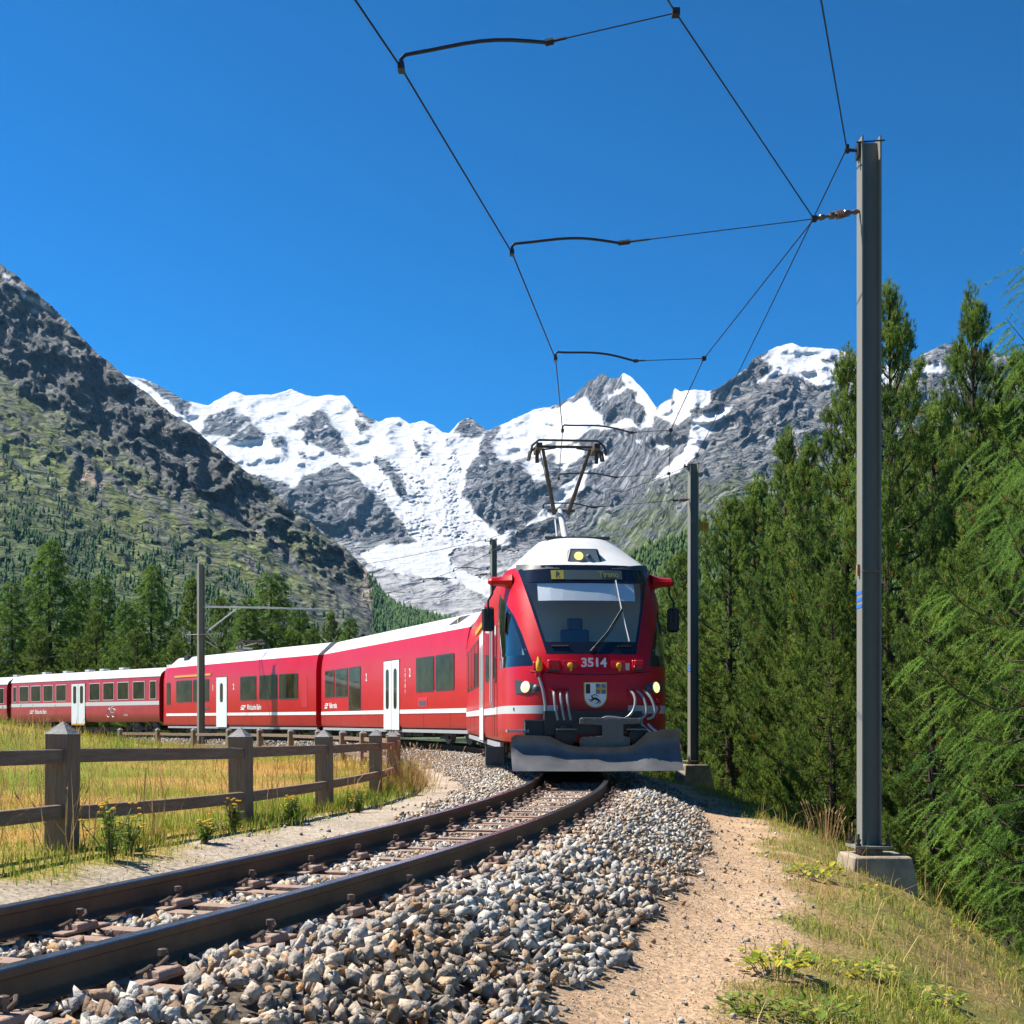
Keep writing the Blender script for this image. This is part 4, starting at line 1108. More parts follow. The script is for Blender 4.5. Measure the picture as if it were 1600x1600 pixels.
ibex = MB()
def stroke(pts, r): ibex.tube([(CX + x, cy - 0.024, CZ + z) for x, z in pts], r, 5)
stroke([(-0.045, -0.075), (-0.01, -0.07), (0.03, -0.085), (0.055, -0.105)], [0.013, 0.017, 0.016, 0.012])
stroke([(-0.04, -0.072), (-0.055, -0.045), (-0.05, -0.03), (-0.075, -0.036)], [0.011, 0.010, 0.010, 0.004])
stroke([(-0.048, -0.028), (-0.02, -0.012), (0.02, -0.022), (0.045, -0.045)], [0.006, 0.006, 0.005, 0.002])
stroke([(-0.04, -0.08), (-0.075, -0.095), (-0.105, -0.085)], [0.009, 0.006, 0.004]); stroke([(-0.03, -0.085), (-0.06, -0.112), (-0.09, -0.118)], [0.008, 0.006, 0.004])
stroke([(0.05, -0.105), (0.04, -0.135), (0.0, -0.150)], [0.010, 0.007, 0.004]); stroke([(0.058, -0.10), (0.075, -0.128), (0.06, -0.155)], [0.009, 0.006, 0.004])
ibex.build('crest_ibex', ink, cr)
# front seam, sockets and hoses
b = MB(); b.tube([on_nose(x, 1.60 - 0.06 * (1 - (x / 0.95) ** 2), 0.002)[0] for x in np.linspace(-0.95, 0.95, 15)], 0.007, 4); b.build('panel_seam', black, car1)
def socket(x, z, w, h):
    p, n = on_nose(x, z, 0.0); b = MB(); b.box(p + n * 0.03, (w, 0.09, h)); b.box(p + n * 0.085 + Vector((0, 0, h * 0.15)), (w * 0.8, 0.05, h * 0.5)); b.box(p + n * 0.07 + Vector((-w * 0.3, 0, -h * 0.25)), (w * 0.25, 0.05, h * 0.3))
    s_ = b.build('socket_box', red, car1, bevel=0.008)
    b = MB(); b.box(p + n * 0.07 + Vector((0, 0, -h * 0.5)), (w * 0.9, 0.06, 0.025)); b.build('socket_lid', black, s_)
socket(-0.60, 1.665, 0.19, 0.19); socket(0.69, 1.675, 0.17, 0.17)
for x in (-0.35, 0.40):
    p, n = on_nose(x, 1.67, 0.0); M = Matrix.Translation(p) @ n.to_track_quat('Z', 'Y').to_matrix().to_4x4()
    b = MB(); b.box(p + n * 0.004, (0.22, 0.02, 0.17)); pl = b.build('plug_plate', red, car1, bevel=0.005)
    b = MB(); b.lathe([(0.042, 0.01), (0.046, 0.05), (0.036, 0.07), (0.02, 0.075)], M, 12); b.box(p + n * 0.04 + Vector((0.01, 0, -0.055)), (0.03, 0.04, 0.06)); b.build('plug_cap', yellow, pl)
p, n = on_nose(0.535, 1.665, 0.008); b = MB(); b.box(p, (0.07, 0.02, 0.11)); b.build('tail_reflector', silver, car1)
p, n = on_nose(-0.82, 1.66, 0.05); b = MB(); b.box(p, (0.16, 0.09, 0.13)); b.box(p + Vector((0, -0.02, -0.12)), (0.09, 0.08, 0.10)); jb = b.build('jumper_socket', red, car1, bevel=0.01)
b = MB(); b.lathe([(0.035, -0.08), (0.05, -0.04), (0.05, 0.06), (0.036, 0.08), (0.03, 0.14)], Matrix.Translation(p + Vector((0.01, -0.07, 0))), 10); b.build('jumper_plug', yellow, jb, smooth=True)
def bez(a, b_, c, d, n=12):
    a, b_, c, d = map(Vector, (a, b_, c, d)); return [a * (1 - t) ** 3 + b_ * 3 * t * (1 - t) ** 2 + c * 3 * t * t * (1 - t) + d * t ** 3 for t in np.linspace(0, 1, n)]
def hose(pts, r=0.021, m_=hose_mat): b = MB(); b.tube(pts, r, 8); return b.build('hose', m_, car1, smooth=True)
hose(bez((p.x + 0.01, p.y - 0.07, 1.50), (p.x + 0.10, p.y - 0.16, 1.25), (p.x + 0.16, p.y - 0.2, 0.75), (p.x + 0.02, p.y - 0.14, 0.60), 16), 0.024)
b = MB(); b.lathe([(0.05, 0), (0.055, 0.03), (0.04, 0.06), (0.045, 0.10), (0.03, 0.14)], Matrix.Translation((p.x + 0.0, p.y - 0.06, 0.74)) @ Matrix.Rotation(math.radians(120), 4, 'X'), 10); b.build('jumper_end', castmetal, car1, smooth=True)
for x0 in (-0.62, -0.52, -0.42):
    hose(bez((x0, -0.02, 1.27), (x0 - 0.0, -0.14, 1.26), (x0 + 0.0, -0.17, 1.05), (x0 + 0.05, -0.16, 0.84)))
    b = MB(); b.box((x0, -0.015, 1.275), (0.05, 0.06, 0.05)); b.build('hose_tap', red, car1, bevel=0.006)
b = MB(); b.tube([(-0.68, -0.015, 1.31), (-0.40, -0.015, 1.31)], 0.016, 6); b.build('tap_rail', red, car1)
for x0, x1 in ((0.57, 0.40), (0.67, 0.66), (0.78, 0.80)):
    hose(bez((x0, 0.0, 1.29), (x0 + 0.12, -0.16, 1.22), (x1 + 0.22, -0.2, 0.86), (x1, -0.18, 0.86)))
    b = MB(); b.box((x0, 0.005, 1.295), (0.05, 0.06, 0.05)); b.build('hose_tap', red, car1, bevel=0.006)
hose(bez((0.55, -0.18, 0.86), (0.35, -0.2, 0.85), (0.2, -0.2, 0.93), (0.10, -0.2, 0.86)), 0.018)
for dx in (0.0, 0.10): hose(bez((0.72 + dx, -0.16, 0.78), (0.76 + dx, -0.24, 0.7), (0.90 + dx, -0.26, 0.62), (0.95 + dx, -0.22, 0.60)), 0.018, silver)
b = MB(); b.lathe([(0.05, 0), (0.05, 0.05), (0.035, 0.07)], Matrix.Translation((1.0, 0.08, 1.12)) @ Matrix.Rotation(math.radians(100), 4, 'X'), 10); b.tube([(1.0, 0.0, 1.10), (1.02, -0.06, 1.02), (0.96, -0.05, 0.86)], 0.02, 6); b.build('hose_tap', red, car1, smooth=True)
# coupler box, plates and plough
b = MB(); b.box((-0.02, 0.06, 0.80), (1.50, 0.46, 0.36)); b.box((-0.85, 0.10, 0.66), (0.42, 0.40, 0.34)); b.build('coupler_box', black, car1)
b = MB(); b.box((-0.86, -0.09, 0.84), (0.44, 0.08, 0.02)); b.box((-1.06, -0.09, 0.68), (0.02, 0.08, 0.30)); b.build('coupler_bracket', castmetal, car1)
pl_out = [(-0.25, 0.86), (-0.21, 0.88), (0.70, 0.87), (0.72, 0.85), (0.72, 0.79), (0.42, 0.775), (0.42, 0.60), (0.52, 0.58), (0.52, 0.44), (0.48, 0.415), (-0.24, 0.43), (-0.25, 0.56), (-0.22, 0.585), (0.10, 0.60), (0.09, 0.76), (-0.25, 0.78)]
b = MB(); b.prism(pl_out, -0.30, -0.25, 'y'); cp = b.build('coupler_plate', castmetal, car1, bevel=0.006)
b = MB()
for x, z in [(-0.19, 0.84), (-0.02, 0.84), (0.16, 0.84), (0.36, 0.84), (0.52, 0.83), (0.66, 0.83), (-0.20, 0.80), (-0.20, 0.54), (-0.20, 0.47), (0.0, 0.45), (0.16, 0.455), (0.32, 0.45), (0.46, 0.46), (0.46, 0.54)]:
    b.lathe([(0.020, 0), (0.020, 0.016), (0.008, 0.02)], Matrix.Translation((x, -0.297, z)) @ Matrix.Rotation(math.radians(90), 4, 'X'), 6)
b.build('plate_bolts', castmetal, cp)
for x in (-0.45, 0.62): 
    b = MB(); b.box((x, -0.24, 0.70), (0.30, 0.20, 0.022)); b.build('buffer_shelf', castmetal, car1)
    b = MB(); b.lathe([(0.16, 0), (0.16, 0.12), (0.1, 0.14)], Matrix.Translation((x + (0.05 if x > 0 else 0), -0.12, 0.60)) @ Matrix.Rotation(math.radians(90), 4, 'X'), 14); b.build('drum', black, car1, smooth=True)
b = MB(); rows = []
for x in np.linspace(-1.29, 1.29, 41):
    zt_ = float(np.interp(x, [-1.29, -1.26, -0.72, -0.48, -0.30, 0.30, 0.55, 0.78, 1.25, 1.29], [0.58, 0.62, 0.60, 0.48, 0.44, 0.43, 0.46, 0.66, 0.70, 0.66]))
    v = -0.18 * (1 - abs(x) / 1.29)
    rows.append([(x, v - 0.34 - 0.10 * (1 - t) ** 2 * 2.6 + 0.10 * math.sin(t * 2.6), 0.085 + (zt_ - 0.085) * t) for t in np.linspace(0, 1, 9)] )
n9 = len(rows[0])
ring = [r + [(x, y + 0.02, z) for x, y, z in r[::-1]] for r in rows]
b.loft(ring, closed=True, cap=True); b.build('snow_plough', plow_mat, car1, smooth=True)
b = MB(); b.box((-1.50, 0.35, 0.28), (0.30, 0.03, 0.30), RZ(0.25)); b.box((-1.50, 0.30, 0.12), (0.30, 0.16, 0.03), RZ(0.25)); b.build('plough_wing', plow_mat, car1)
for sg in (-1, 1):
    b = MB(); b.box((sg * 1.17, 0.02, 0.675), (0.34, 0.26, 0.03))
    for k in range(8): b.box((sg * 1.17 - 0.15 + k * 0.043, -0.125, 0.675), (0.014, 0.02, 0.06))
    b.build('step', undergrey, car1)
b = MB()
for x in (-0.535, 0.535): b.box((x, -0.02, 0.16), (0.13, 0.08, 0.18))
b.build('rail_guard', castmetal, car1)
# mirrors
for sg in (-1, 1):
    b = MB(); yb = 1.45
    b.loft([[(sg * (x), yb + r * math.cos(a), 3.12 + r * 0.62 * math.sin(a)) for a in np.linspace(0, 2 * math.pi, 9)[:-1]] for x, r in ((1.16, 0.22), (1.30, 0.14), (1.40, 0.12), (1.49, 0.115), (1.54, 0.06))])
    mr = b.build('mirror_arm', red, car1, smooth=True)
    b = MB(); b.tube([(sg * 1.47, yb, 3.05), (sg * 1.47, yb - 0.02, 2.92), (sg * 1.54, yb - 0.03, 2.80), (sg * 1.54, yb - 0.03, 2.45)], 0.018, 6); b.build('mirror_stalk', black, mr)
    b = MB(); b.box((sg * 1.54, yb + 0.02, 2.50), (0.20, 0.10, 0.40)); b.build('mirror', black, mr, bevel=0.035)
# wipers
def ws(x, z, off=0.03): return on_nose(x, z, off)[0]
b = MB(); b.tube([ws(0.0, 1.92), ws(0.26, 2.20), ws(0.52, 2.58)], 0.013, 6); b.tube([ws(0.05, 1.93), ws(0.30, 2.20), ws(0.53, 2.56)], 0.007, 5); b.tube([ws(-0.02, 1.88), ws(0.05, 1.95)], 0.03, 6); b.build('wiper_arm', ink, car1)
b = MB(); b.tube([ws(0.47, 3.07, 0.02), ws(0.52, 2.60, 0.02), ws(0.60, 2.06, 0.02)], 0.011, 5); b.build('wiper_blade', silver, car1)
for x0, x1 in ((-0.62, -0.36), (0.40, 0.62)):
    b = MB(); b.tube([ws(x0, 1.985, 0.015), ws(x1, 1.985, 0.015)], 0.016, 6); b.build('windscreen_handle', ink, car1)
# the rest of the leading car
shell(car1, YEND, L1)
for y0, y1 in ((3.3, 4.5), (4.6, 6.0), (9.0, 10.6), (10.7, 12.3), (12.4, 14.0), (14.2, 15.5)): window(car1, y0, y1)
door(car1, 6.7, 8.3)
b = MB(); b.box((-1.325, 7.0, 2.86), (0.03, 6.5, 0.10), RY(0.0)); b.build('first_class_band', yellow, car1)
for y in (2.6, 3.12):
    b = MB(); b.tube([(-1.37, y, 1.05), (-1.40, y, 1.15), (-1.40, y, 2.5), (-1.37, y, 2.6)], 0.016, 6); b.build('handrail', silver, car1)
panel(-1.29, 2.66, 3.06, 1.5, 2.5, 0.045, 0.06).build('cab_door_window', win_glass, car1)
b = MB(); b.box((-1.3265, 2.45, 1.55), (0.008, 0.012, 2.0)); b.box((-1.3265, 3.2, 1.55), (0.008, 0.012, 2.0)); b.build('cab_door_seam', black, car1)
bogie(car1, 3.0); bogie(car1, 13.2); undergear(car1, 4.8, 11.6)
b = MB(); b.box((0, L1 + 0.30, 1.9), (2.0, 0.62, 2.6)); b.build('gangway_bellows', black, car1)
# pantograph
def pantograph(par, y, folded=False):
    b = MB()
    for x in (-0.55, 0.55): b.tube([(x, y - 0.6, 3.90), (x, y + 1.4, 3.90)], 0.03, 6)
    for yy in (y - 0.5, y + 1.3): b.tube([(-0.6, yy, 3.90), (0.6, yy, 3.90)], 0.03, 6)
    for x in (-0.5, 0.5):
        for yy in (y - 0.5, y + 1.3): b.lathe([(0.06, 0), (0.04, 0.03), (0.06, 0.06)], Matrix.Translation((x, yy, 3.84)), 8)
    pg = b.build('pantograph', castmetal, par)
    if folded:
        b = MB(); b.tube([(0, y - 0.3, 4.0), (0, y + 1.5, 4.12)], 0.05, 8); b.tube([(0, y + 1.5, 4.12), (-0.3, y - 0.2, 4.3)], 0.03, 6); b.tube([(0, y + 1.5, 4.12), (0.3, y - 0.2, 4.3)], 0.03, 6); b.build('lower_arm', castmetal, pg); zt_, yh = 4.32, y - 0.2
    else:
        b = MB(); b.tube([(0.02, y - 0.1, 3.92), (-0.02, y + 0.75, 4.78)], [0.065, 0.052], 10); b.tube([(-0.14, y, 3.92), (-0.12, y + 0.7, 4.62)], 0.014, 6); b.build('lower_arm', silver, pg, smooth=True)
        b = MB(); zt_, yh = 5.80, y - 0.1
        for sg in (-1, 1): b.tube([(sg * 0.13, y + 0.75, 4.72), (sg * 0.43, yh, zt_ - 0.05)], [0.042, 0.030], 8)
        b.tube([(-0.26, y + 0.75, 4.78), (0.26, y + 0.75, 4.78)], 0.03, 8)
        b.tube([(-0.19, y + 0.72, 4.9), (-0.48, yh, zt_ - 0.1)], 0.008, 5)
        b.tube([(-0.40, yh, zt_ - 0.06), (-0.20, yh, zt_ - 0.03)], 0.014, 5); b.tube([(0.40, yh, zt_ - 0.06), (0.18, yh, zt_ - 0.03)], 0.014, 5)
        b.build('upper_arm', under, pg, smooth=True)
    b = MB()
    for dy, dz in ((-0.28, 0.05), (0.0, 0.0), (0.28, 0.05)):
        b.tube([(-0.68, yh + dy, zt_ + dz - 0.26), (-0.65, yh + dy, zt_ + dz - 0.10), (-0.53, yh + dy, zt_ + dz), (0.53, yh + dy, zt_ + dz), (0.65, yh + dy, zt_ + dz - 0.10), (0.68, yh + dy, zt_ + dz - 0.26)], 0.021, 6)
    for x in (-0.52, 0.52): b.box((x, yh, zt_ - 0.05), (0.10, 0.66, 0.09)); b.box((x * 1.04, yh - 0.05, zt_ - 0.2), (0.06, 0.08, 0.22))
    b.build('collector_head', under, pg)
pantograph(car1, 3.6)

# ---- second railcar
L2 = 16.0
car2, s_b4 = place('railcar', 'second red railcar from the front, with white double doors and a white roof', s_b2 + 5.75, 2.55, 13.45)
ro2 = shell(car2, 0, L2)
for y0, y1 in ((0.95, 2.55), (2.68, 4.35), (12.15, 13.85), (14.0, 15.4)): window(car2, y0, y1)
window(car2, 10.45, 12.02, 1.08, 2.66)
door(car2, 6.0, 7.7)
bogie(car2, 2.55); bogie(car2, 13.45); undergear(car2, 4.4, 11.4)
for y in (4.95, 9.75): text_obj('class_number', '2', 0.36, white_paint, car2, (-1.332, y, 2.22), ROT_LEFT, bold=0.01, xs=0.8)
def logo(par, y, body, z=1.29, size=0.30, x=-1.331):
    b = MB()
    b.prism([(y + 0.55, z - 0.10), (y + 0.10, z - 0.10), (y + 0.16, z - 0.03), (y + 0.40, z - 0.03)], x, x - 0.003, 'x'); b.prism([(y + 0.50, z - 0.0), (y + 0.02, z - 0.0), (y - 0.04, z + 0.10), (y + 0.42, z + 0.10), (y + 0.38, z + 0.06), (y + 0.08, z + 0.06), (y + 0.1, z + 0.03), (y + 0.5, z + 0.03)], x, x - 0.003, 'x')
    b.build('logo', white_paint, par)
    text_obj('lettering', body, size, white_paint, par, (x, y - 0.18, z), ROT_LEFT, align='LEFT', bold=0.006, xs=0.72)
logo(car2, 14.95, 'Viafier retica')
b = MB(); b.box((-1.318, 3.75, 1.28), (0.03, 0.9, 0.30)); vt = b.build('vent', red, car2, bevel=0.01)
b = MB(); b.box((-1.331, 3.75, 1.25), (0.012, 0.62, 0.15)); b.build('vent_grille', dkgrey, vt)
b = MB()
for k in range(5): b.box((-1.331, 5.42, 2.35 - 0.17 * k), (0.004, 0.05, 0.10 if k % 2 else 0.05)); b.box((-1.331, 5.42, 2.28 - 0.17 * k), (0.004, 0.09, 0.012))
b.build('pictograms', white_paint, car2)
for y0, y1, m_ in ((5.0, 6.3, silver),):
    b = MB(); b.prism([(y0, 0), (y1, 0), (y1 + 0.3, 1), (y0 + 0.3, 1)], 0, 0.01, 'z'); b.v = [(-1.145 + v[1] * 0.42, v[0], 3.415 + v[1] * 0.377 + v[2] * 0.5) for v in b.v]; b.build('roof_panel', m_, ro2)
b = MB(); b.prism([(1.5, 0.35), (2.4, 0.35), (2.1, 1.0), (1.2, 1.0)], 0, 0.01, 'z'); b.v = [(-1.145 + v[1] * 0.42, v[0], 3.415 + v[1] * 0.377 + v[2] * 0.5) for v in b.v]; rv = b.build('roof_recess', black, ro2)
b = MB()
for k in range(3): b.tube([(-0.98 + 0.05 * k, 1.6 + 0.1 * k, 3.54 + 0.05 * k), (-0.90, 1.8, 3.72), (-0.75 + 0.03 * k, 2.0, 3.76)], 0.014, 5)
b.build('roof_cable', gold, rv)
b = MB(); b.box((0, -0.28, 1.9), (2.0, 0.5, 2.6)); b.box((0, L2 + 0.25, 1.9), (2.0, 0.5, 2.6)); b.box((0, L2 + 0.15, 3.3), (1.5, 0.3, 0.6)); b.build('gangway_bellows', black, car2)
# ---- third railcar
L3 = 16.6
car3, s_b6 = place('railcar', 'third red railcar from the front, with a yellow first class band over two windows', s_b4 + 5.75, 2.6, 13.5)
ro3 = shell(car3, 0, L3 - 0.7)
b = MB(); ring = lambda k, y: [(x * k, y, 0.45 + (z - 0.45) * (1 - (1 - k) * 0.4)) for x, z in [(-p[0], p[1]) for p in SEC[::-1]] + SEC]
b.loft([ring(1.0, L3 - 0.70), ring(0.99, L3 - 0.4), ring(0.95, L3 - 0.15), ring(0.84, L3)], closed=False, cap=False); b.add(ring(0.84, L3), [tuple(range(14))]); b.build('cab_end', red, car3, smooth=True)
b = MB(); rr = lambda k, y, dz: [(x * k, y, 3.335 + (z - 3.335) * dz) for x, z in [(-p[0], p[1] + 0.002) for p in ROOF] + [(p[0], p[1] + 0.002) for p in ROOF[::-1]]]
b.loft([rr(1, L3 - 1.9, 1.0), rr(1, L3 - 1.6, 0.98), rr(0.99, L3 - 0.6, 0.35), rr(0.95, L3 - 0.1, 0.02)], closed=False, cap=False); b.build('cab_roof', white, car3, smooth=True)
b = MB(); b.box((-0.75, L3 - 2.1, 3.78), (0.25, 0.5, 0.22)); b.build('roof_recess', black, ro3)
for y0, y1 in ((1.55, 3.3), (3.45, 5.2), (5.5, 7.15), (10.6, 12.5), (12.65, 14.6)): window(car3, y0, y1)
window(car3, 15.35, 15.85, 1.5, 2.6)
door(car3, 8.55, 9.75, leaves=1, wz0=1.55)
bogie(car3, 2.6); bogie(car3, 13.5); undergear(car3, 4.5, 11.4)
text_obj('class_number', '2', 0.36, white_paint, car3, (-1.332, 7.85, 2.22), ROT_LEFT, bold=0.01, xs=0.8)
text_obj('class_number', '1', 0.36, white_paint, car3, (-1.332, 10.15, 2.22), ROT_LEFT, bold=0.01, xs=0.8)
logo(car3, 6.6, 'Rhätische Bahn', size=0.32)
b = MB(); b.box((-1.325, 12.6, 2.86), (0.03, 4.4, 0.09)); b.build('first_class_band', yellow, car3)
panel(-1.29, 0.75, 1.25, 1.25, 2.55, 0.040, 0.08).build('hatch', red, car3)
b = MB(); b.box((-1.331, 10.9, 1.28), (0.012, 0.6, 0.12)); b.build('vent_grille', dkgrey, car3)
for y0, y1 in ((4.2, 5.4), (6.0, 7.4)):
    b = MB(); b.prism([(y0, 0.1), (y1, 0.1), (y1 - 0.2, 0.85), (y0 - 0.2, 0.85)], 0, 0.01, 'z'); b.v = [(-1.145 + v[1] * 0.42, v[0], 3.415 + v[1] * 0.377 + v[2] * 0.5) for v in b.v]; b.build('roof_panel', silver, ro3)
for y0, y1 in ((10.8, 11.9), (8.4, 9.9)):
    b = MB(); b.prism([(y0, 0.1), (y1, 0.1), (y1 - 0.2, 0.85), (y0 - 0.2, 0.85)], 0, 0.01, 'z'); b.v = [(-1.145 + v[1] * 0.42, v[0], 3.415 + v[1] * 0.377 + v[2] * 0.5) for v in b.v]; b.build('roof_panel', silver, ro3)
b = MB(); b.box((0, -0.1, 3.3), (1.5, 0.3, 0.6)); b.build('gangway_bellows', black, car3)
pantograph(car3, 9.0, folded=True)
# ---- two older coaches
def coach(s_first, label):
    L = 17.2
    c, s2 = place('passenger_coach', label, s_first, 2.6, 14.6)
    sec = [(1.22, 0.70), (1.30, 0.80), (1.32, 1.2), (1.32, 2.6), (1.28, 3.02)]
    b = MB(); ring = lambda y: [(x, y, z) for x, z in [(-p[0], p[1]) for p in sec[::-1]] + sec]
    b.loft([ring(y) for y in np.linspace(0, L, 7)], closed=False, cap=False); b.build('body', red_old, c, smooth=True)
    arc = [(1.30 * math.cos(a), 3.01 + 0.52 * math.sin(a)) for a in np.linspace(0, math.pi, 15)]
    b = MB(); b.loft([[(x, y, z) for x, z in arc] for y in np.linspace(-0.08, L + 0.08, 5)], closed=False, cap=False)
    ro = b.build('roof', white, c, smooth=True)
    for y, nm in ((0.0, 'end_wall'), (L, 'end_wall')):
        b = MB(); b.add([(x, y, z) for x, z in [(-1.22, 0.70), (-1.30, 0.80), (-1.32, 1.2), (-1.32, 2.6), (-1.28, 3.02)]] + [(x, y, z) for x, z in arc[::-1]] + [(1.28, y, 3.02), (1.32, y, 2.6), (1.32, y, 1.2), (1.30, y, 0.80), (1.22, y, 0.70)], [tuple(range(25))])
        ew = b.build(nm, red_dark, c)
        sg = -1 if y == 0 else 1
        b = MB(); b.box((0, y + sg * 0.18, 1.95), (1.1, 0.36, 2.2)); b.build('gangway', black, ew)
        b = MB(); b.tube([(-0.9, y + sg * 0.1, 0.9), (-0.8, y + sg * 0.25, 0.5), (-0.5, y + sg * 0.2, 0.6)], 0.03, 6); b.tube([(-1.0, y + sg * 0.05, 1.0), (-1.0, y + sg * 0.05, 2.4)], 0.02, 5); b.box((-0.8, y + sg * 0.3, 0.85), (0.34, 0.3, 0.3)); b.build('end_fittings', under, ew)
    b = MB(); b.box((-1.3225, L / 2, 1.67), (0.006, L - 0.02, 0.20)); b.build('stripe', silver, c)
    for y0, y1 in ((0.30, 0.95), (1.45, 2.65), (3.1, 4.3), (4.65, 5.85), (6.2, 7.4), (10.1, 11.35), (11.75, 12.95), (13.3, 14.55), (14.85, 16.1), (16.5, 16.95)):
        f = panel(-1.30, y0, y1, 1.86, 2.80, 0.030, 0.05).build('window', silver, c)
        panel(-1.30, y0 + 0.035, y1 - 0.035, 1.895, 2.765, 0.034, 0.04).build('pane', win_glass, f)
    d = panel(-1.29, 7.85, 9.45, 0.52, 2.82, 0.046, 0.03).build('door', win_frame, c)
    for a in (7.87, 8.67):
        lf = panel(-1.29, a, a + 0.76, 0.60, 2.80, 0.054, 0.02).build('door_leaf', door_white, d)
        panel(-1.29, a + 0.20, a + 0.56, 1.72, 2.68, 0.058, 0.1).build('door_window', win_glass, d)
    b = MB(); b.box((-1.32, 8.65, 0.55), (0.08, 1.5, 0.05)); b.build('door_step', yellow, d)
    for y in (1.0, 6.0, 8.2, 9.9, 12.6, 15.3):
        b = MB(); b.box((0, y, 3.60), (0.4, 0.45, 0.10)); b.tube([(0, y, 3.5), (0, y, 3.6)], 0.12, 8); b.build('roof_vent', silver, ro)
    bogie(c, 2.6); bogie(c, 14.6); undergear(c, 4.6, 12.4)
    bike = MB(); by, bz, x = 4.95, 1.18, -1.322
    for dy in (-0.27, 0.27):
        bike.tube([(x - 0.004, by + dy + 0.22 * math.cos(a), bz + 0.22 * math.sin(a)) for a in np.linspace(0, 2 * math.pi, 17)], 0.016, 4, cap=False)
    for p_, q_ in (((-0.27, 0), (-0.12, 0.26)), ((-0.12, 0.26), (0.18, 0.26)), ((-0.27, 0), (0.0, 0.0)), ((0, 0), (0.18, 0.26)), ((0.27, 0), (0.16, 0.33)), ((0, 0), (-0.14, 0.32)), ((0.10, 0.36), (0.2, 0.33)), ((-0.2, 0.33), (-0.08, 0.33))):
        bike.tube([(x - 0.004, by + p_[0], bz + p_[1]), (x - 0.004, by + q_[0], bz + q_[1])], 0.014, 4)
    bike.build('bicycle_sign', silver, c)
    logo(c, 14.2, 'Rhätische Bahn', z=1.27, size=0.34, x=-1.325)
    text_obj('lettering', 'B 2461', 0.17, silver, c, (-1.325, 3.6, 1.06), ROT_LEFT, align='LEFT')
    return c, s2
co1, s_c1 = coach(s_b6 + 6.0, 'older dull red coach with a bicycle sign and a row of single windows')
co2, s_c2 = coach(s_c1 + 5.9, 'rearmost old red coach, mostly cut off by the left picture edge')
# ------------------------------------------------------------------ wooden fence
wood = material('weathered_wood', (0.20, 0.135, 0.09), 0.85, spec=0.15, var=0.85, vscale=5.0, vcol=(0.30, 0.225, 0.165), bump=0.7, bscale=22, stretch=(9, 9, 0.7), detail=8)
wood_rail = material('weathered_rail', (0.21, 0.138, 0.095), 0.85, spec=0.15, var=0.85, vscale=5.0, vcol=(0.31, 0.225, 0.175), bump=0.7, bscale=22, stretch=(9, 0.7, 9), detail=8)
wood_cap = material('pale_cap_wood', (0.30, 0.29, 0.28), 0.85, spec=0.15, var=0.5, vscale=9, vcol=(0.17, 0.16, 0.15), bump=0.5, bscale=30)  # post caps, paler and greyer than the posts
FP = [(-4.55, 4.3), (-4.02, 6.9), (-3.43, 9.63), (-2.73, 12.74), (-2.36, 15.9), (-2.13, 19.75), (-2.20, 23.2), (-2.44, 26.6), (-2.86, 29.8), (-3.50, 33.0), (-4.26, 36.2), (-5.24, 39.2), (-6.45, 42.0), (-7.85, 44.9), (-9.45, 47.4), (-11.2, 50.0), (-13.2, 52.4), (-15.3, 54.6), (-17.6, 56.8)]
fence = thing('fence', 'weathered dark wooden post and rail fence following the inside of the bend', 'fence', (FP[2][0], FP[2][1], 0))
FO = Vector((FP[2][0], FP[2][1], 0))
def post_mesh():
    b = MB(); w = 0.095
    b.loft([[(sx * w, sy * w, z) for sx, sy in ((-1, -1), (1, -1), (1, 1), (-1, 1))] for z in (-0.25, 0.3, 0.6, 0.905)])
    me = b.mesh('post', wood, bevel=0.006)
    c = MB(); c.add([(-w - .004, -w - .004, 0.905), (w + .004, -w - .004, 0.905), (w + .004, w + .004, 0.905), (-w - .004, w + .004, 0.905), (0, 0, 1.005)], [(3, 2, 1, 0), (0, 1, 4), (1, 2, 4), (2, 3, 4), (3, 0, 4)])
    return me, c.mesh('post_cap', wood_cap)
PM, PC = post_mesh()
pz = []
for i, (x, y) in enumerate(FP):
    z = float(ground_z(x, y)[0]) if i not in (2, 3, 4, 5) else {2: -0.115, 3: -0.178, 4: -0.217, 5: -0.26}[i]
    a = math.atan2(FP[min(i + 1, len(FP) - 1)][0] - FP[max(i - 1, 0)][0], FP[min(i + 1, len(FP) - 1)][1] - FP[max(i - 1, 0)][1])
    p = link('post', PM, fence, Vector((x, y, z)) - FO, (random.uniform(-.015, .015), random.uniform(-.015, .015), -a + random.uniform(-.06, .06)), (1, 1, random.uniform(0.985, 1.015)))
    link('post_cap', PC, p); pz.append(z)
for i in range(len(FP) - 1):
    A, B = Vector((*FP[i], pz[i])), Vector((*FP[i + 1], pz[i + 1]))
    d = B - A; L_ = d.length
    for h in (0.735, 0.295):
        b = MB(); sag = random.uniform(-0.012, 0.004); tw = random.uniform(-0.012, 0.012); rings = []
        for t in np.linspace(0, 1, 6):
            y = (t - 0.5) * (L_ - 0.02); dz = sag * 4 * t * (1 - t) * 1.0
            rings.append([(sx * 0.034 + (tw * (t - .5)), y, sz * 0.054 + dz) for sx, sz in ((-1, -1), (1, -1), (1, 1), (-1, 1))])
        b.loft(rings)
        o = b.build('fence_rail', wood_rail, fence, bevel=0.005)
        o.location = (A + B) / 2 - FO + Vector((0.03 if i % 2 else 0.045, 0, h + random.uniform(-.012, .012)))
        o.rotation_euler = (math.asin(d.z / L_), 0, -math.atan2(d.x, d.y))

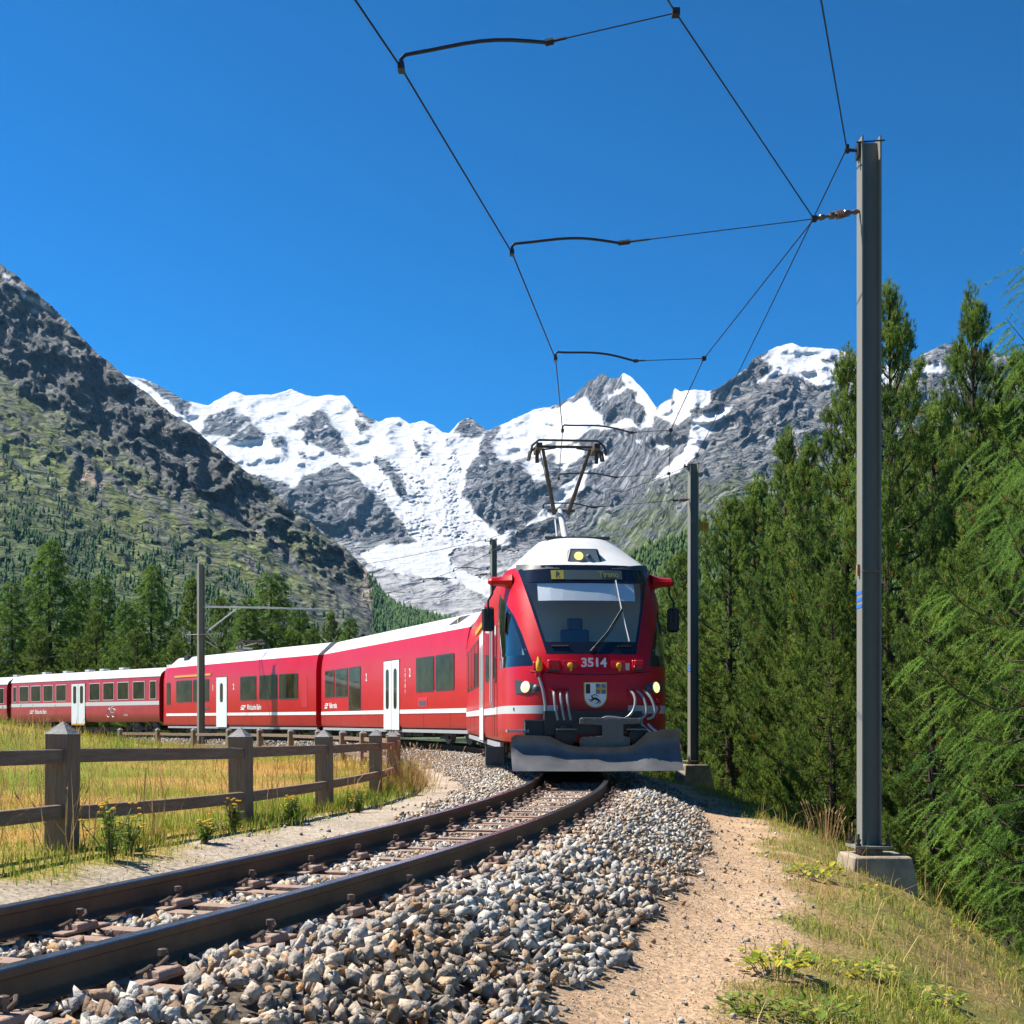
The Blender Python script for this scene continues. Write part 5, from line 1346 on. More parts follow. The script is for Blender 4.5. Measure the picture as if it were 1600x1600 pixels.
# ------------------------------------------------------------------ catenary masts
mast_mat = material('galvanised_steel', (0.215, 0.21, 0.185), 0.6, spec=0.2, var=0.35, vscale=2.5, vcol=(0.145, 0.145, 0.13), stretch=(3, 3, 0.5), rvar=0.1)
fit_mat = material('dark_fittings', (0.05, 0.05, 0.05), 0.5, metal=0.5)
wire_mat = material('copper_wire', (0.030, 0.028, 0.028), 0.5, metal=0.6)
insul_mat = material('insulator_brown', (0.13, 0.09, 0.08), 0.25)
concrete = material('concrete', (0.30, 0.245, 0.18), 0.9, var=0.35, vscale=5, bump=0.4, bscale=35)
blue_paint = material('blue_band', (0.03, 0.16, 0.60), 0.5)
plate_yellow = material('plate_yellow', (0.75, 0.38, 0.02), 0.5)
rust_pad = material('rust_pad', (0.28, 0.17, 0.10), 0.8, var=0.5, vscale=12)
def mast(label, base, top_z, w, depth, rz, fdx=0.0, foot=True, foot_h=1.1, foot_drop=0.16):
    t = thing('catenary_mast', label, 'mast', base, rz, 'catenary masts along the line')
    H = top_z - base[2]; tf = 0.017
    b = MB()
    for sx in (-1, 1): b.box((sx * (w / 2 - tf / 2), 0, H / 2), (tf, depth, H))
    b.box((0, 0, H / 2 - 0.02), (w - 2 * tf - 0.001, 0.012, H - 0.04))
    b.build('post', mast_mat, t)
    if foot:
        b = MB(); b.box((0, 0, -0.012), (w + 0.20, depth + 0.20, 0.024)); b.build('base_plate', mast_mat, t)
        for sx in (-1, 1):
            for sy in (-1, 1):
                b = MB(); b.lathe([(0.032, 0), (0.032, 0.025), (0.02, 0.026), (0.02, 0.05), (0.028, 0.05), (0.028, 0.075), (0.014, 0.075), (0.014, 0.13)], Matrix.Translation((sx * (w / 2 + 0.055), sy * (depth / 2 + 0.05), 0)), 8); b.build('anchor_bolt', fit_mat, t)
        b = MB(); b.box((0, 0, -0.065), (w + 0.02, depth + 0.02, 0.08)); b.build('levelling_pad', rust_pad, t)
        b = MB(); k = 0.30; z0 = -0.10
        b.loft([[(sx * kx + fdx, sy * kx, z) for sx, sy in ((-1, -1), (1, -1), (1, 1), (-1, 1))] for kx, z in ((k + 0.17, z0 - foot_h), (k + 0.015, z0 - 0.02), (k, z0))]); b.build('footing', concrete, t, bevel=0.012)
    return t, H
def blue_bands(t, z, w, depth):
    b = MB()
    for k in range(3): b.box((-w / 2 - 0.002, 0, z + 0.075 * k), (0.004, depth - 0.01, 0.035))
    b.build('blue_band', blue_paint, t)
def insulator(t, a, b_):
    a, b_ = Vector(a), Vector(b_); d = b_ - a; L_ = d.length
    M = Matrix.Translation(a) @ d.to_track_quat('Z', 'Y').to_matrix().to_4x4()
    k = L_
    prof = [(0.015, 0), (0.02, 0.10 * k), (0.035, 0.12 * k), (0.03, 0.20 * k), (0.015, 0.24 * k), (0.015, 0.32 * k), (0.038, 0.33 * k), (0.038, 0.42 * k), (0.018, 0.43 * k)]
    for q in (0.47, 0.53, 0.59): prof += [(0.018, q * k), (0.05, (q + 0.01) * k), (0.05, (q + 0.025) * k), (0.018, (q + 0.035) * k)]
    prof += [(0.038, 0.66 * k), (0.038, 0.75 * k), (0.018, 0.77 * k), (0.018, 0.84 * k), (0.03, 0.87 * k), (0.03, 0.93 * k), (0.012, k)]
    b = MB(); b.lathe(prof, M, 10); b.build('insulator', insul_mat, t, smooth=False)
def top_bracket(t, H, w, x_out):
    b = MB(); b.tube([(-w / 2 - 0.02, 0, H - 0.12), (x_out, 0, H - 0.12)], 0.018, 6); b.box((-w / 2 - 0.015, 0, H - 0.13), (0.03, 0.12, 0.16)); b.tube([(x_out + 0.03, 0, H - 0.15), (x_out + 0.03, 0, H - 0.06)], 0.022, 6)
    b.tube([(-w / 2 - 0.06, -0.08, H - 0.07), (w / 2 + 0.03, -0.12, H - 0.06)], 0.010, 5); b.build('top_bracket', fit_mat, t)
B1 = at(1358, 1320, 13.9); T1 = at(1358, 218, 13.9).z
m1, H1 = mast('tall grey steel mast on a concrete footing, nearest the camera on the right', B1, T1, 0.215, 0.20, 0.02, fdx=0.06)
NODE1 = at(1272, 342, 13.75); ATT1 = at(1343, 330, 13.9)
insulator(m1, NODE1 - B1, ATT1 - B1); top_bracket(m1, H1, 0.215, -0.27); blue_bands(m1, 2.62, 0.215, 0.2)
b = MB(); b.box((-0.122, 0, 3.02), (0.03, 0.05, 0.12)); b.tube([(-0.12, -0.1, 3.0), (0.11, -0.115, 2.995)], 0.005, 4); b.build('earth_clamp', rust_pad, m1)
B2 = at(1083, 1188, 31.9); T2 = at(1085, 722, 31.9).z
m2, H2 = mast('grey steel mast with a yellow number plate beside the front of the train', B2, T2, 0.22, 0.20, 0.22, foot_h=0.9)
NODE2 = at(1053, 782, 31.7); insulator(m2, m2.matrix_basis.inverted() @ NODE2, m2.matrix_basis.inverted() @ at(1080, 780, 31.9)); top_bracket(m2, H2, 0.22, -0.25); blue_bands(m2, 2.25, 0.22, 0.2)
b = MB(); b.box((0.28, -0.02, at(0, 822, 31.9).z - B2.z), (0.27, 0.012, 0.24)); np_ = b.build('number_plate', plate_yellow, m2, bevel=0.01)
b = MB(); b.tube([(-0.13, -0.11, at(0, 816, 31.9).z - B2.z), (0.16, -0.11, at(0, 816, 31.9).z - B2.z)], 0.012, 5); b.build('plate_band', mast_mat, m2)
text_obj('plate_number', '18', 0.20, material('plate_ink', (0.45, 0.14, 0.01), 0.5), np_, (0.28, -0.030, at(0, 822, 31.9).z - B2.z), ROT_FRONT)
B3 = at(771, 1130, 46.5); B3.z = float(ground_z(B3.x, B3.y)[0]) - 0.1; T3 = at(771, 841, 46.5).z
m3, H3 = mast('dark mast rising behind the roof of the leading railcar', B3, T3, 0.20, 0.20, 0.42, foot=False); top_bracket(m3, H3, 0.2, -0.35)
insulator(m3, m3.matrix_basis.inverted() @ at(742, 899, 46.3), m3.matrix_basis.inverted() @ at(767, 896, 46.5))
B4 = at(314, 1161, 54.2); T4 = at(314, 880, 54.2).z
m4, H4 = mast('grey mast with a bracket arm standing in front of the third railcar', B4, T4, 0.27, 0.22, 0.62, foot=True, foot_h=0.5)
I4 = m4.matrix_basis.inverted()
b = MB(); b.tube([I4 @ at(318, 948, 54.2), I4 @ at(415, 949.5, 56.5), I4 @ at(512, 953, 59.0)], 0.036, 8); b.build('bracket_arm', silver, m4)
b = MB(); b.tube([I4 @ at(322, 988, 54.2), I4 @ at(369, 952, 55.4)], 0.03, 6); b.build('strut', silver, m4)
b = MB()
for sx, cx in ((-1, 300), (1, 333)):
    for k in range(4): b.tube([I4 @ at(cx + sx * (2 + 4 * k) * -1 * -1 - 0, 996, 54.1), I4 @ at(cx + sx * (2 + 4 * k) + sx, 990, 54.1), I4 @ at(cx + sx * 2 + sx * 3 * k + 3 * sx, 988, 54.1)], 0.014, 4)
b.tube([I4 @ at(290, 992, 54.1), I4 @ at(345, 990, 54.1)], 0.016, 5); b.tube([I4 @ at(322, 993, 54.1), I4 @ at(341, 1010, 54.3), I4 @ at(326, 990, 54.1)], 0.02, 5); b.tube([I4 @ at(322, 1002, 54.1), I4 @ at(340, 1013, 54.3)], 0.02, 5)
b.build('wire_clamps', silver, m4)

# ------------------------------------------------------------------ overhead wires
def wire(name, pts, r, label, group='overhead wires'):
    b = MB(); b.tube(pts, r, 5); return tag(b.build(name, wire_mat), label, 'wire', group)
def sagged(a, b_, sag, n=8):
    return [a.lerp(b_, t) - Vector((0, 0, sag * 4 * t * (1 - t))) for t in np.linspace(0, 1, n)]
ZC = 5.94
CP = [((440, -170), 7.9), ((627, 106), 9.8), ((800, 395), 13.67), ((868, 561), 17.7), ((879, 673), 22.0), ((873, 748), 26.2), ((849, 793), 29.6), ((808, 834), 33.4), ((765, 864), 37.2), ((709, 892), 41.6), ((662, 909), 45.0), ((592, 932), 50.0), ((512, 954), 58.5), ((330, 985), 66.0), ((0, 998), 78.0)]
CW = [at(p[0], p[1], d) for p, d in CP]
wire('contact_wire', CW, 0.0085, 'long black contact wire curving over the track from the top edge to the far mast')
OW = [((1000, -70), 8.9), ((1056, 20), 9.95), ((1272, 342), 13.75), ((1100, 560), 17.9), ((1048, 672), 22.2), ((1045, 740), 26.4), ((1053, 782), 31.7)]
OP = [at(p[0], p[1], d) for p, d in OW]
wire('curve_wire', OP, 0.0075, 'black wire zigzagging on the right between the two near masts')
TOPA = at(1323, 232, 13.9); TOPB = at(1081, 726, 31.8); TOPC = at(762, 842, 46.4)
wire('feeder_wire', [at(1278, -40, 9.5)] + sagged(at(1283, 0, 9.9), TOPA, 0.0, 3), 0.008, 'black feeder wire from the top edge down to the nearest mast head')
wire('feeder_wire', sagged(TOPA, TOPB, 0.05), 0.008, 'black feeder wire between the heads of the two right masts')
wire('feeder_wire', sagged(TOPB, TOPC, 0.08), 0.008, 'thin feeder wire passing over the train to the mast behind it')
wire('feeder_wire', sagged(TOPC, at(318, 912, 54.5), 0.25) + sagged(at(318, 912, 54.5), at(-120, 1003, 74), 0.2)[1:], 0.009, 'thin feeder wire from the mast behind the train to the left edge')
wire('feeder_wire', sagged(at(330, 992, 54.3), at(-60, 1034, 74), 0.25), 0.009, 'lowest thin wire across the dark trees on the left')
def pull_off(i, arm_end, wire_end, d_arm, d_wire, label, r=0.016):
    c = CW[i]; t = thing('pull_off', label, 'pull-off arm', c, 0, 'pull-off arms holding the contact wire')
    A = at(*arm_end, d_arm) - c; W = at(*wire_end, d_wire) - c
    up = 0.05
    pts = [(0, 0, 0), (0, 0, up * 1.4), (0.03, 0, up * 2)]
    for q in np.linspace(0.08, 1, 9):
        bow = 0.085 * A.length * (math.sin(q * math.pi * 0.97) ** 1.3) * (0.5 + q) * 0.55
        pts.append((A.x * q, A.y * q, up * 2 * (1 - q) + A.z * q + bow))
    b = MB(); b.tube(pts, r, 6); b.build('arm', fit_mat, t, smooth=True)
    b = MB(); b.box((0, 0, 0.0), (0.05, 0.09, 0.05)); b.box((0.0, 0.0, 0.04), (0.03, 0.03, 0.05)); b.build('clamp', fit_mat, t)
    d = (W - A); b = MB(); b.tube([A, A + d * 0.06], 0.026, 6); b.tube([A + d * 0.06, A + d * 0.16], 0.012, 5); b.build('tensioner', fit_mat, t)
    b = MB(); b.tube([A, W], 0.0055, 4); b.build('span_wire', wire_mat, t)
    b = MB(); b.box(W, (0.06, 0.07, 0.05)); b.build('end_clamp', fit_mat, t)
pull_off(1, (852, 67), (1056, 20), 9.85, 9.95, 'curved pull-off arm highest in the picture, near the top edge')
pull_off(2, (966, 380), (1272, 342), 13.7, 13.75, 'curved pull-off arm tied to the nearest mast')
pull_off(3, (990, 564), (1100, 560), 17.8, 17.9, 'curved pull-off arm against blue sky above the pantograph')
pull_off(4, (985, 676), (1048, 672), 22.1, 22.2, 'curved pull-off arm just over the pantograph head')
pull_off(5, (960, 746), (1045, 740), 26.3, 26.4, 'curved pull-off arm seen through the pantograph frame')
pull_off(6, (924, 793), (1053, 782), 29.9, 31.7, 'thin pull-off arm below the pantograph, tied to the plated mast')
for i, e, lab in ((7, (868, 831), 'thin pull-off arm left of the pantograph foot, over the glacier'), (8, (810, 860), 'thin pull-off arm right of the mast behind the train roof'), (9, (762, 889), 'thin pull-off arm left of the mast behind the train roof'), (10, (712, 903), 'thin pull-off arm over the glacier tongue'), (11, (640, 925), 'thin pull-off arm lowest over the grey moraine')):
    pull_off(i, (CP[i][0][0] + (e[0] - CP[i][0][0]) * 0.8, e[1] + 1), e, CP[i][1], CP[i][1] + 0.1, lab, 0.014)
# ------------------------------------------------------------------ trees
bark = material('bark', (0.085, 0.062, 0.048), 0.95, spec=0.1, var=0.8, vscale=6, vcol=(0.045, 0.035, 0.03), bump=0.9, bscale=14, stretch=(2, 2, 0.6))
needle_mat = material('needles', attr=True, rough=0.6, spec=0.25, transl=0.5)
def unit(v): return v / (np.linalg.norm(v, axis=-1, keepdims=True) + 1e-9)
def needles(C, D, k, ln, wd, spread, cols, along=0.0, r=None):
    """k thin blades round every shoot; returns verts, tris, colours"""
    r = r or rng; n = len(C)
    c = np.repeat(C, k, 0); d = np.repeat(D, k, 0); co = np.repeat(cols, k, 0)
    perp = unit(np.cross(d, r.normal(size=(n * k, 3))))
    ph = np.radians(r.uniform(spread[0], spread[1], n * k))[:, None]
    v = d * np.cos(ph) + perp * np.sin(ph)
    side = unit(np.cross(v, r.normal(size=(n * k, 3))))
    L_ = (r.uniform(ln[0], ln[1], n * k))[:, None]; W = wd * (0.7 + 0.6 * r.random((n * k, 1)))
    b = c + d * (r.random((n * k, 1)) * along)
    V = np.empty((n * k * 3, 3)); V[0::3] = b - side * W * 0.5; V[1::3] = b + side * W * 0.5; V[2::3] = b + v * L_
    co = co * (0.82 + 0.36 * r.random((n * k, 1)))
    return V, np.arange(n * k * 3).reshape(-1, 3), np.repeat(co, 3, 0)
def trunk_and_limbs(H, r0, limbs, limb_r):
    b = MB()
    b.tube([(0.03 * math.sin(z), 0.03 * math.cos(z * 1.3), z) for z in np.linspace(-0.6, H * 0.97, 10)], [r0 * (1 - 0.93 * t) + 0.006 for t in np.linspace(0, 1, 10)], 9)
    for L_ in limbs: b.tube(L_, [limb_r * (1 - 0.75 * t) for t in np.linspace(0, 1, len(L_))], 4, cap=False)
    return b.mesh('trunk', bark, smooth=True)
def pine(seed, H, R, nb, per_m, top_taper=1.9, open_base=0.03, k=17, ln=(0.085, 0.14), wd=0.015):
    r = np.random.default_rng(seed); C = []; D = []; limbs = []; CO = []
    for i in range(nb):
        f = open_base + (0.985 - open_base) * ((i + r.random()) / nb) ** 0.92
        prof = min(1.0, (1 - f) * top_taper) ** 0.72 * (0.82 + 0.18 * min(1, f * 5)) + 0.03
        L_ = R * prof * r.uniform(0.72, 1.18); az = i * 2.39996 + r.normal(0, 0.25)
        el = 0.10 + 0.95 * f ** 2.4; h = f * H
        out = np.array([math.cos(az), math.sin(az), 0]); up = np.array([0, 0, 1.0])
        ts = np.linspace(0, 1, 5); bend = r.uniform(0.18, 0.42)
        path = lambda t: out * (L_ * t * math.cos(el))[:, None] + up * (h + L_ * t * math.sin(el) + L_ * bend * t ** 2.2 - 0.10 * L_ * np.sin(t * 3.1))[:, None]
        limbs.append([tuple(p) for p in path(ts)])
        n = int(5 + per_m * L_)
        t = 0.22 + 0.80 * r.random(n) ** 0.75
        sidev = np.array([-math.sin(az), math.cos(az), 0])
        wlat = 0.30 * L_ * (1.15 - t) + 0.06
        nc = max(3, int(2 + 4.2 * L_)); tc = 0.30 + 0.72 * r.random(nc) ** 0.7; oc = r.normal(0, 1, nc) * (0.30 * L_ * (1.15 - tc) + 0.05) * 0.8; ci = r.integers(0, nc, n)
        t = np.clip(tc[ci] + r.normal(0, 0.055, n), 0.1, 1.05)
        P = path(t) + sidev * (oc[ci] + r.normal(0, 0.07, n))[:, None] + up * (np.abs(r.normal(0, 0.07, n)) * (0.6 + L_ * 0.3))[:, None] + r.normal(0, 0.025, (n, 3))
        d = unit(out * 0.55 * (1 - f * 0.7) + up * (0.75 + 0.5 * f) + sidev * r.normal(0, 0.45, n)[:, None] + r.normal(0, 0.22, (n, 3)))
        g = np.clip(0.5 + 0.3 * r.normal() + 0.25 * r.normal(size=(n, 1)), 0, 1)
        c = np.array([0.07, 0.135, 0.030]) * (1 - g) + np.array([0.24, 0.335, 0.058]) * g
        brn = r.random(n) < 0.035; c[brn] = (0.22, 0.13, 0.035)
        C.append(P); D.append(d); CO.append(c)
    C.append(np.array([[0, 0, H * 0.97 + 0.05 * j] for j in range(5)])); D.append(np.tile([[0, 0, 1.0]], (5, 1))); CO.append(np.tile([[0.09, 0.12, 0.03]], (5, 1)))
    C, D, CO = np.concatenate(C), np.concatenate(D), np.concatenate(CO)
    V, F_, cc = needles(C, D, k, ln, wd, (18, 68), CO, 0.10, r)
    return trunk_and_limbs(H, 0.017 * H + 0.03, limbs, 0.028), np_mesh('crown', V, F_, needle_mat, col=cc)
def larch(seed, H, R, nb, strands, nodes, k, ln, wd, slen, droop=0.5, base=0.05, taper=1.25, bright=1.0, spray=False):
    r = np.random.default_rng(seed); C = []; D = []; CO = []; limbs = []
    for i in range(nb):
        f = base + (0.98 - base) * (i + r.random()) / nb
        L_ = R * (min(1.0, (1 - f) * taper) ** 0.8) * r.uniform(0.7, 1.15) + 0.08; az = i * 2.39996 + r.normal(0, 0.3); h = f * H
        out = np.array([math.cos(az), math.sin(az), 0]); up = np.array([0, 0, 1.0]); sv = np.array([-math.sin(az), math.cos(az), 0])
        sl = r.uniform(-0.12, 0.18) + 0.5 * f ** 3
        path = lambda t: out * (L_ * t)[:, None] + up * (h + L_ * (sl * t - 0.18 * np.sin(t * 3.0) + 0.16 * t ** 3))[:, None]
        limbs.append([tuple(p) for p in path(np.linspace(0, 1, 5))])
        m = int(3 + strands * L_)
        t0 = 0.12 + 0.88 * r.random(m) ** 0.8
        S0 = path(t0); sl_ = slen * (0.45 + 0.8 * r.random(m)) * (1.1 - 0.5 * t0) * (0.5 + 0.5 * min(1, L_))
        sd = unit(out * r.uniform(0.3, 1.0, m)[:, None] + sv * r.normal(0, 0.75, m)[:, None] + up * r.uniform(-0.45, 0.12, m)[:, None])
        if spray: sd = unit(out * r.uniform(0.6, 1.0, m)[:, None] + sv * r.normal(0, 0.42, m)[:, None] - up * r.uniform(0.0, 0.55, m)[:, None])
        tt = np.linspace(0.05, 1, nodes)
        P = S0[:, None, :] + sd[:, None, :] * (sl_[:, None] * tt[None, :])[..., None] - up * (droop * sl_[:, None] * tt[None, :] ** 2)[..., None]
        Dd = unit(sd[:, None, :] - up * (2 * droop * tt[None, :])[..., None] * 0.6 + 0 * P)
        g = np.clip(0.5 + 0.25 * r.normal() + 0.2 * r.normal(size=(m, 1, 1)), 0, 1)
        c = (np.array([0.075, 0.15, 0.030]) * (1 - g) + np.array([0.20, 0.31, 0.05]) * g) * bright + np.zeros(P.shape)
        C.append(P.reshape(-1, 3)); D.append(Dd.reshape(-1, 3)); CO.append(c.reshape(-1, 3))
    C, D, CO = np.concatenate(C), np.concatenate(D), np.concatenate(CO)
    V, F_, cc = needles(C, D, k, ln, wd, (25, 80), CO, slen / nodes, r)
    return trunk_and_limbs(H, 0.012 * H + 0.03, limbs, 0.013), np_mesh('crown', V, F_, needle_mat, col=cc)
TREE = {'pineA': (pine(1, 10, 2.1, 130, 46, 1.55), 10.0), 'pineB': (pine(2, 10, 1.95, 120, 44, 1.35), 10.0), 'pineC': (pine(3, 10, 2.4, 120, 36, 1.6, 0.01), 10.0),
        'larchN': (larch(4, 9.0, 2.3, 66, 12, 24, 7, (0.024, 0.042), 0.0065, 0.80, 0.30, bright=1.5, spray=True), 9.0),
        'larchA': (larch(5, 12, 3.3, 130, 15, 6, 5, (0.09, 0.17), 0.030, 0.55, 0.35, taper=1.02), 12.0), 'larchB': (larch(6, 12, 2.8, 120, 15, 6, 5, (0.09, 0.17), 0.030, 0.5, 0.3, taper=1.1), 12.0)}
def plant_tree(kind, x, y, ztop, label, group, wide=1.0, rz=None, zbase=None):
    (tr, cr), H = TREE[kind]
    zb = float(ground_z(x, y)[0]) - 0.1 if zbase is None else zbase
    k = (ztop - zb) / H
    nm = 'larch_tree' if 'larch' in kind else 'pine_tree'
    t = thing(nm, label, 'tree', (x, y, zb), random.random() * 6.28 if rz is None else rz, group)
    t.scale = (k * wide, k * wide, k)
    link('trunk', tr, t); link('crown', cr, t)
    return t
def tree_px(kind, px, py, depth, label, group, wide=1.0, rz=None):
    p = at(px, py, depth); return plant_tree(kind, p.x, p.y, p.z, label, group, wide, rz)
GR = 'trees on the bank to the right'
tree_px('pineA', 1390, 462, 21.5, 'tallest stone pine, right behind the nearest mast', GR, 0.66)
tree_px('pineB', 1322, 560, 22.5, 'stone pine with a pointed top just left of the nearest mast', GR, 0.68)
tree_px('pineB', 1520, 475, 25.0, 'stone pine with a dense pointed top between the nearest mast and the larch', GR, 0.62)
tree_px('pineB', 1228, 682, 29.5, 'stone pine with a brownish bushy top between the two right masts', GR, 0.72)
tree_px('pineA', 1262, 700, 26.0, 'stone pine crowded between the bushy topped pine and the nearest mast', GR, 0.75)
tree_px('pineC', 1140, 788, 37.5, 'shorter stone pine right beside the plated mast', GR, 0.85)
tree_px('pineA', 1180, 762, 39.0, 'stone pine half hidden behind the pine beside the plated mast', GR, 0.9)
tree_px('pineC', 1068, 872, 41.0, 'small stone pine between the train front and the plated mast', GR, 0.95)
tree_px('pineC', 1045, 930, 46.0, 'low stone pine peeping out behind the train mirror', GR, 1.1)
tree_px('larchN', 1690, 205, 12.6, 'near larch with feathery drooping branches at the right picture edge', GR, 0.80, 2.2)
tree_px('pineC', 1455, 900, 18.5, 'broad dark stone pine in shade behind the mast footing', GR, 0.9)
tree_px('pineA', 1545, 760, 19.5, 'dark stone pine hidden behind the near larch', GR, 0.9)
tree_px('pineC', 1620, 700, 17.0, 'dark stone pine at the right picture edge below the larch', GR, 0.9)
tree_px('pineA', 1460, 640, 30.0, 'shaded stone pine glimpsed right of the tallest pine', GR, 0.9)
tree_px('pineC', 1300, 900, 20.5, 'lower stone pine whose boughs fill the gap left of the nearest mast', GR, 0.75)
tree_px('pineC', 1222, 985, 27.0, 'low stone pine behind the shaded end of the sandy path', GR, 0.72)
tree_px('pineB', 1100, 960, 44.0, 'far stone pine seen low behind the plated mast', GR, 1.3)
tree_px('pineA', 1600, 560, 33.0, 'stone pine standing behind the near larch at the right edge', GR, 1.0)
tree_px('pineC', 1455, 1385, 13.2, 'young pine sapling beside the concrete footing', GR, 0.9)
tree_px('pineA', 1700, 480, 24.0, 'stone pine just outside the right picture edge', GR, 1.0)
GL = 'trees behind the train on the left'
tree_px('larchA', 78, 838, 96, 'tallest larch behind the rear coaches at the far left', GL, 1.15)
tree_px('larchB', 18, 905, 92, 'larch at the left picture edge behind the rearmost coach', GL, 1.15)
tree_px('larchA', -45, 880, 95, 'larch just beyond the left picture edge', GL, 1.1)
tree_px('larchB', 128, 900, 104, 'larch close behind the tallest one, on its right', GL, 1.1)
tree_px('larchB', 160, 893, 98, 'slim larch above the old coach with the bicycle sign', GL, 1.0)
tree_px('larchA', 237, 878, 90, 'broad larch above the junction of coach and railcar', GL, 1.05)
tree_px('larchB', 196, 935, 88, 'low larch filling the gap left of the broad larch', GL, 1.1)
tree_px('pineB', 300, 906, 86, 'narrow brownish pine right behind the mast with the bracket arm', GL, 0.95)
tree_px('pineC', 345, 938, 84, 'small dark pine under the bracket arm', GL, 1.0)
tree_px('larchA', 424, 890, 80, 'wide larch above the third railcar, under the bracket arm', GL, 1.35)
tree_px('larchB', 385, 930, 78, 'lower larch left of the wide larch', GL, 1.1)
tree_px('larchB', 468, 945, 78, 'lower larch right of the wide larch', GL, 1.2)
tree_px('pineB', 517, 958, 74, 'slender pine at the tip of the bracket arm', GL, 0.9)
tree_px('larchB', 547, 962, 70, 'small larch above the gap between second and third railcar', GL, 1.2)
tree_px('pineC', 60, 985, 90, 'dark low pine behind the rearmost coach', GL, 1.2)
tree_px('pineC', 118, 1000, 88, 'dark low pine behind the middle of the old coach', GL, 1.2)
tree_px('pineC', 215, 985, 84, 'dark low pine behind the end of the old coach', GL, 1.2)
tree_px('pineC', 272, 1000, 80, 'dark low pine left of the bracket arm mast', GL, 1.2)
tree_px('pineC', 150, 960, 92, 'dark pine standing between the slim larch and the tallest larch', GL, 0.9)
tree_px('pineC', -10, 1000, 88, 'dark low pine at the left picture edge', GL, 1.2)
tree_px('pineC', 490, 985, 70, 'low pine filling in behind the roof of the third railcar', GL, 1.1)
# ------------------------------------------------------------------ grass and weeds
grass_mat = material('grass_blades', attr=True, rough=0.7, spec=0.2, transl=0.35)
def blades(x, y, h, w, cols, lean=0.45, segs=2, zoff=-0.02):
    n = len(x); z = ground_z(x, y) + zoff
    az = rng.random(n) * 2 * np.pi; ln = np.abs(rng.normal(0, lean, n))
    dx, dy = np.cos(az) * ln * h, np.sin(az) * ln * h
    sa = rng.random(n) * np.pi; sx, sy = np.cos(sa) * w * 0.5, np.sin(sa) * w * 0.5
    B = np.stack([x, y, z], 1); S = np.stack([sx, sy, 0 * sx], 1)
    Tp = B + np.stack([dx, dy, h * (1 - 0.25 * ln)], 1)
    if segs == 1:
        V = np.stack([B - S, B + S, Tp], 1).reshape(-1, 3); F_ = np.arange(3 * n).reshape(-1, 3); C = np.repeat(cols, 3, 0)
    else:
        M = B + np.stack([dx * 0.28, dy * 0.28, h * 0.58], 1)
        V = np.stack([B - S, B + S, M + S * 0.8, M - S * 0.8, Tp], 1).reshape(-1, 3)
        o = (np.arange(n) * 5)[:, None]
        F_ = np.concatenate([o + np.array([[0, 1, 2]]), o + np.array([[0, 2, 3]]), o + np.array([[3, 2, 4]])]); C = np.repeat(cols, 5, 0)
    return V, F_, C
def join(parts):
    V = []; F_ = []; C = []; b = 0
    for v, f, c in parts: V.append(v); F_.append(f + b); C.append(c); b += len(v)
    return np.concatenate(V), np.concatenate(F_), np.concatenate(C)
def mixcol(g, a, b_): g = np.clip(g, 0, 1)[:, None]; return np.array(a) * (1 - g) + np.array(b_) * g
def in_view(x, y): return (y > 2) & (np.abs(x / y) < 0.46)
# meadow inside the fence
parts = []
def meadow(n, y0, y1, hmin, hmax, w, segs):
    y = y0 + (y1 - y0) * rng.random(n) ** 0.9; x = y * rng.uniform(-0.62, -0.02, n)
    s, d = track_sd(x, y); b, gl, gr = zones(x, y, s, d)
    k = (gl > rng.random(n) * 0.9) & (d < 0); x, y, s, d = x[k], y[k], s[k], d[k]
    big = fbm(x * 0.25, y * 0.25, 4)
    g = 0.40 + 1.7 * big + 0.45 * sstep(-4, -8, x) + 0.35 * rng.normal(size=len(x)) + 0.30 * (-d < 3.2) * (y < 22)
    c = mixcol(g, (0.66, 0.44, 0.125), (0.27, 0.36, 0.04)); c[rng.random(len(x)) < 0.06] = (0.30, 0.15, 0.07)
    h = rng.uniform(hmin, hmax, len(x)) * (0.8 + 0.6 * np.clip(big + 0.3, 0, 1))
    parts.append(blades(x, y, h, w, c * rng.uniform(0.75, 1.25, (len(x), 1)), 0.5, segs))
meadow(38000, 5.5, 17, 0.04, 0.13, 0.007, 2)
meadow(52000, 15, 34, 0.06, 0.18, 0.012, 1)
meadow(26000, 30, 62, 0.15, 0.38, 0.022, 1)
# seed stalks
n = 800; y = rng.uniform(8, 40, n); x = y * rng.uniform(-0.43, -0.05, n); s, d = track_sd(x, y); b_, gl, gr = zones(x, y, s, d); k = (gl > 0.6) & (d < 0); x, y = x[k], y[k]
parts.append(blades(x, y, rng.uniform(0.35, 0.75, len(x)), 0.006 + 0.0003 * y, np.tile([[0.46, 0.27, 0.12]], (len(x), 1)) * rng.uniform(0.7, 1.2, (len(x), 1)), 0.35, 2))
V, F_, C = join(parts)
tag(link('meadow_grass', np_mesh('meadow_grass', V, F_, grass_mat, col=C)), 'dry yellow and green meadow grass inside the fence', 'grass', kind='stuff')
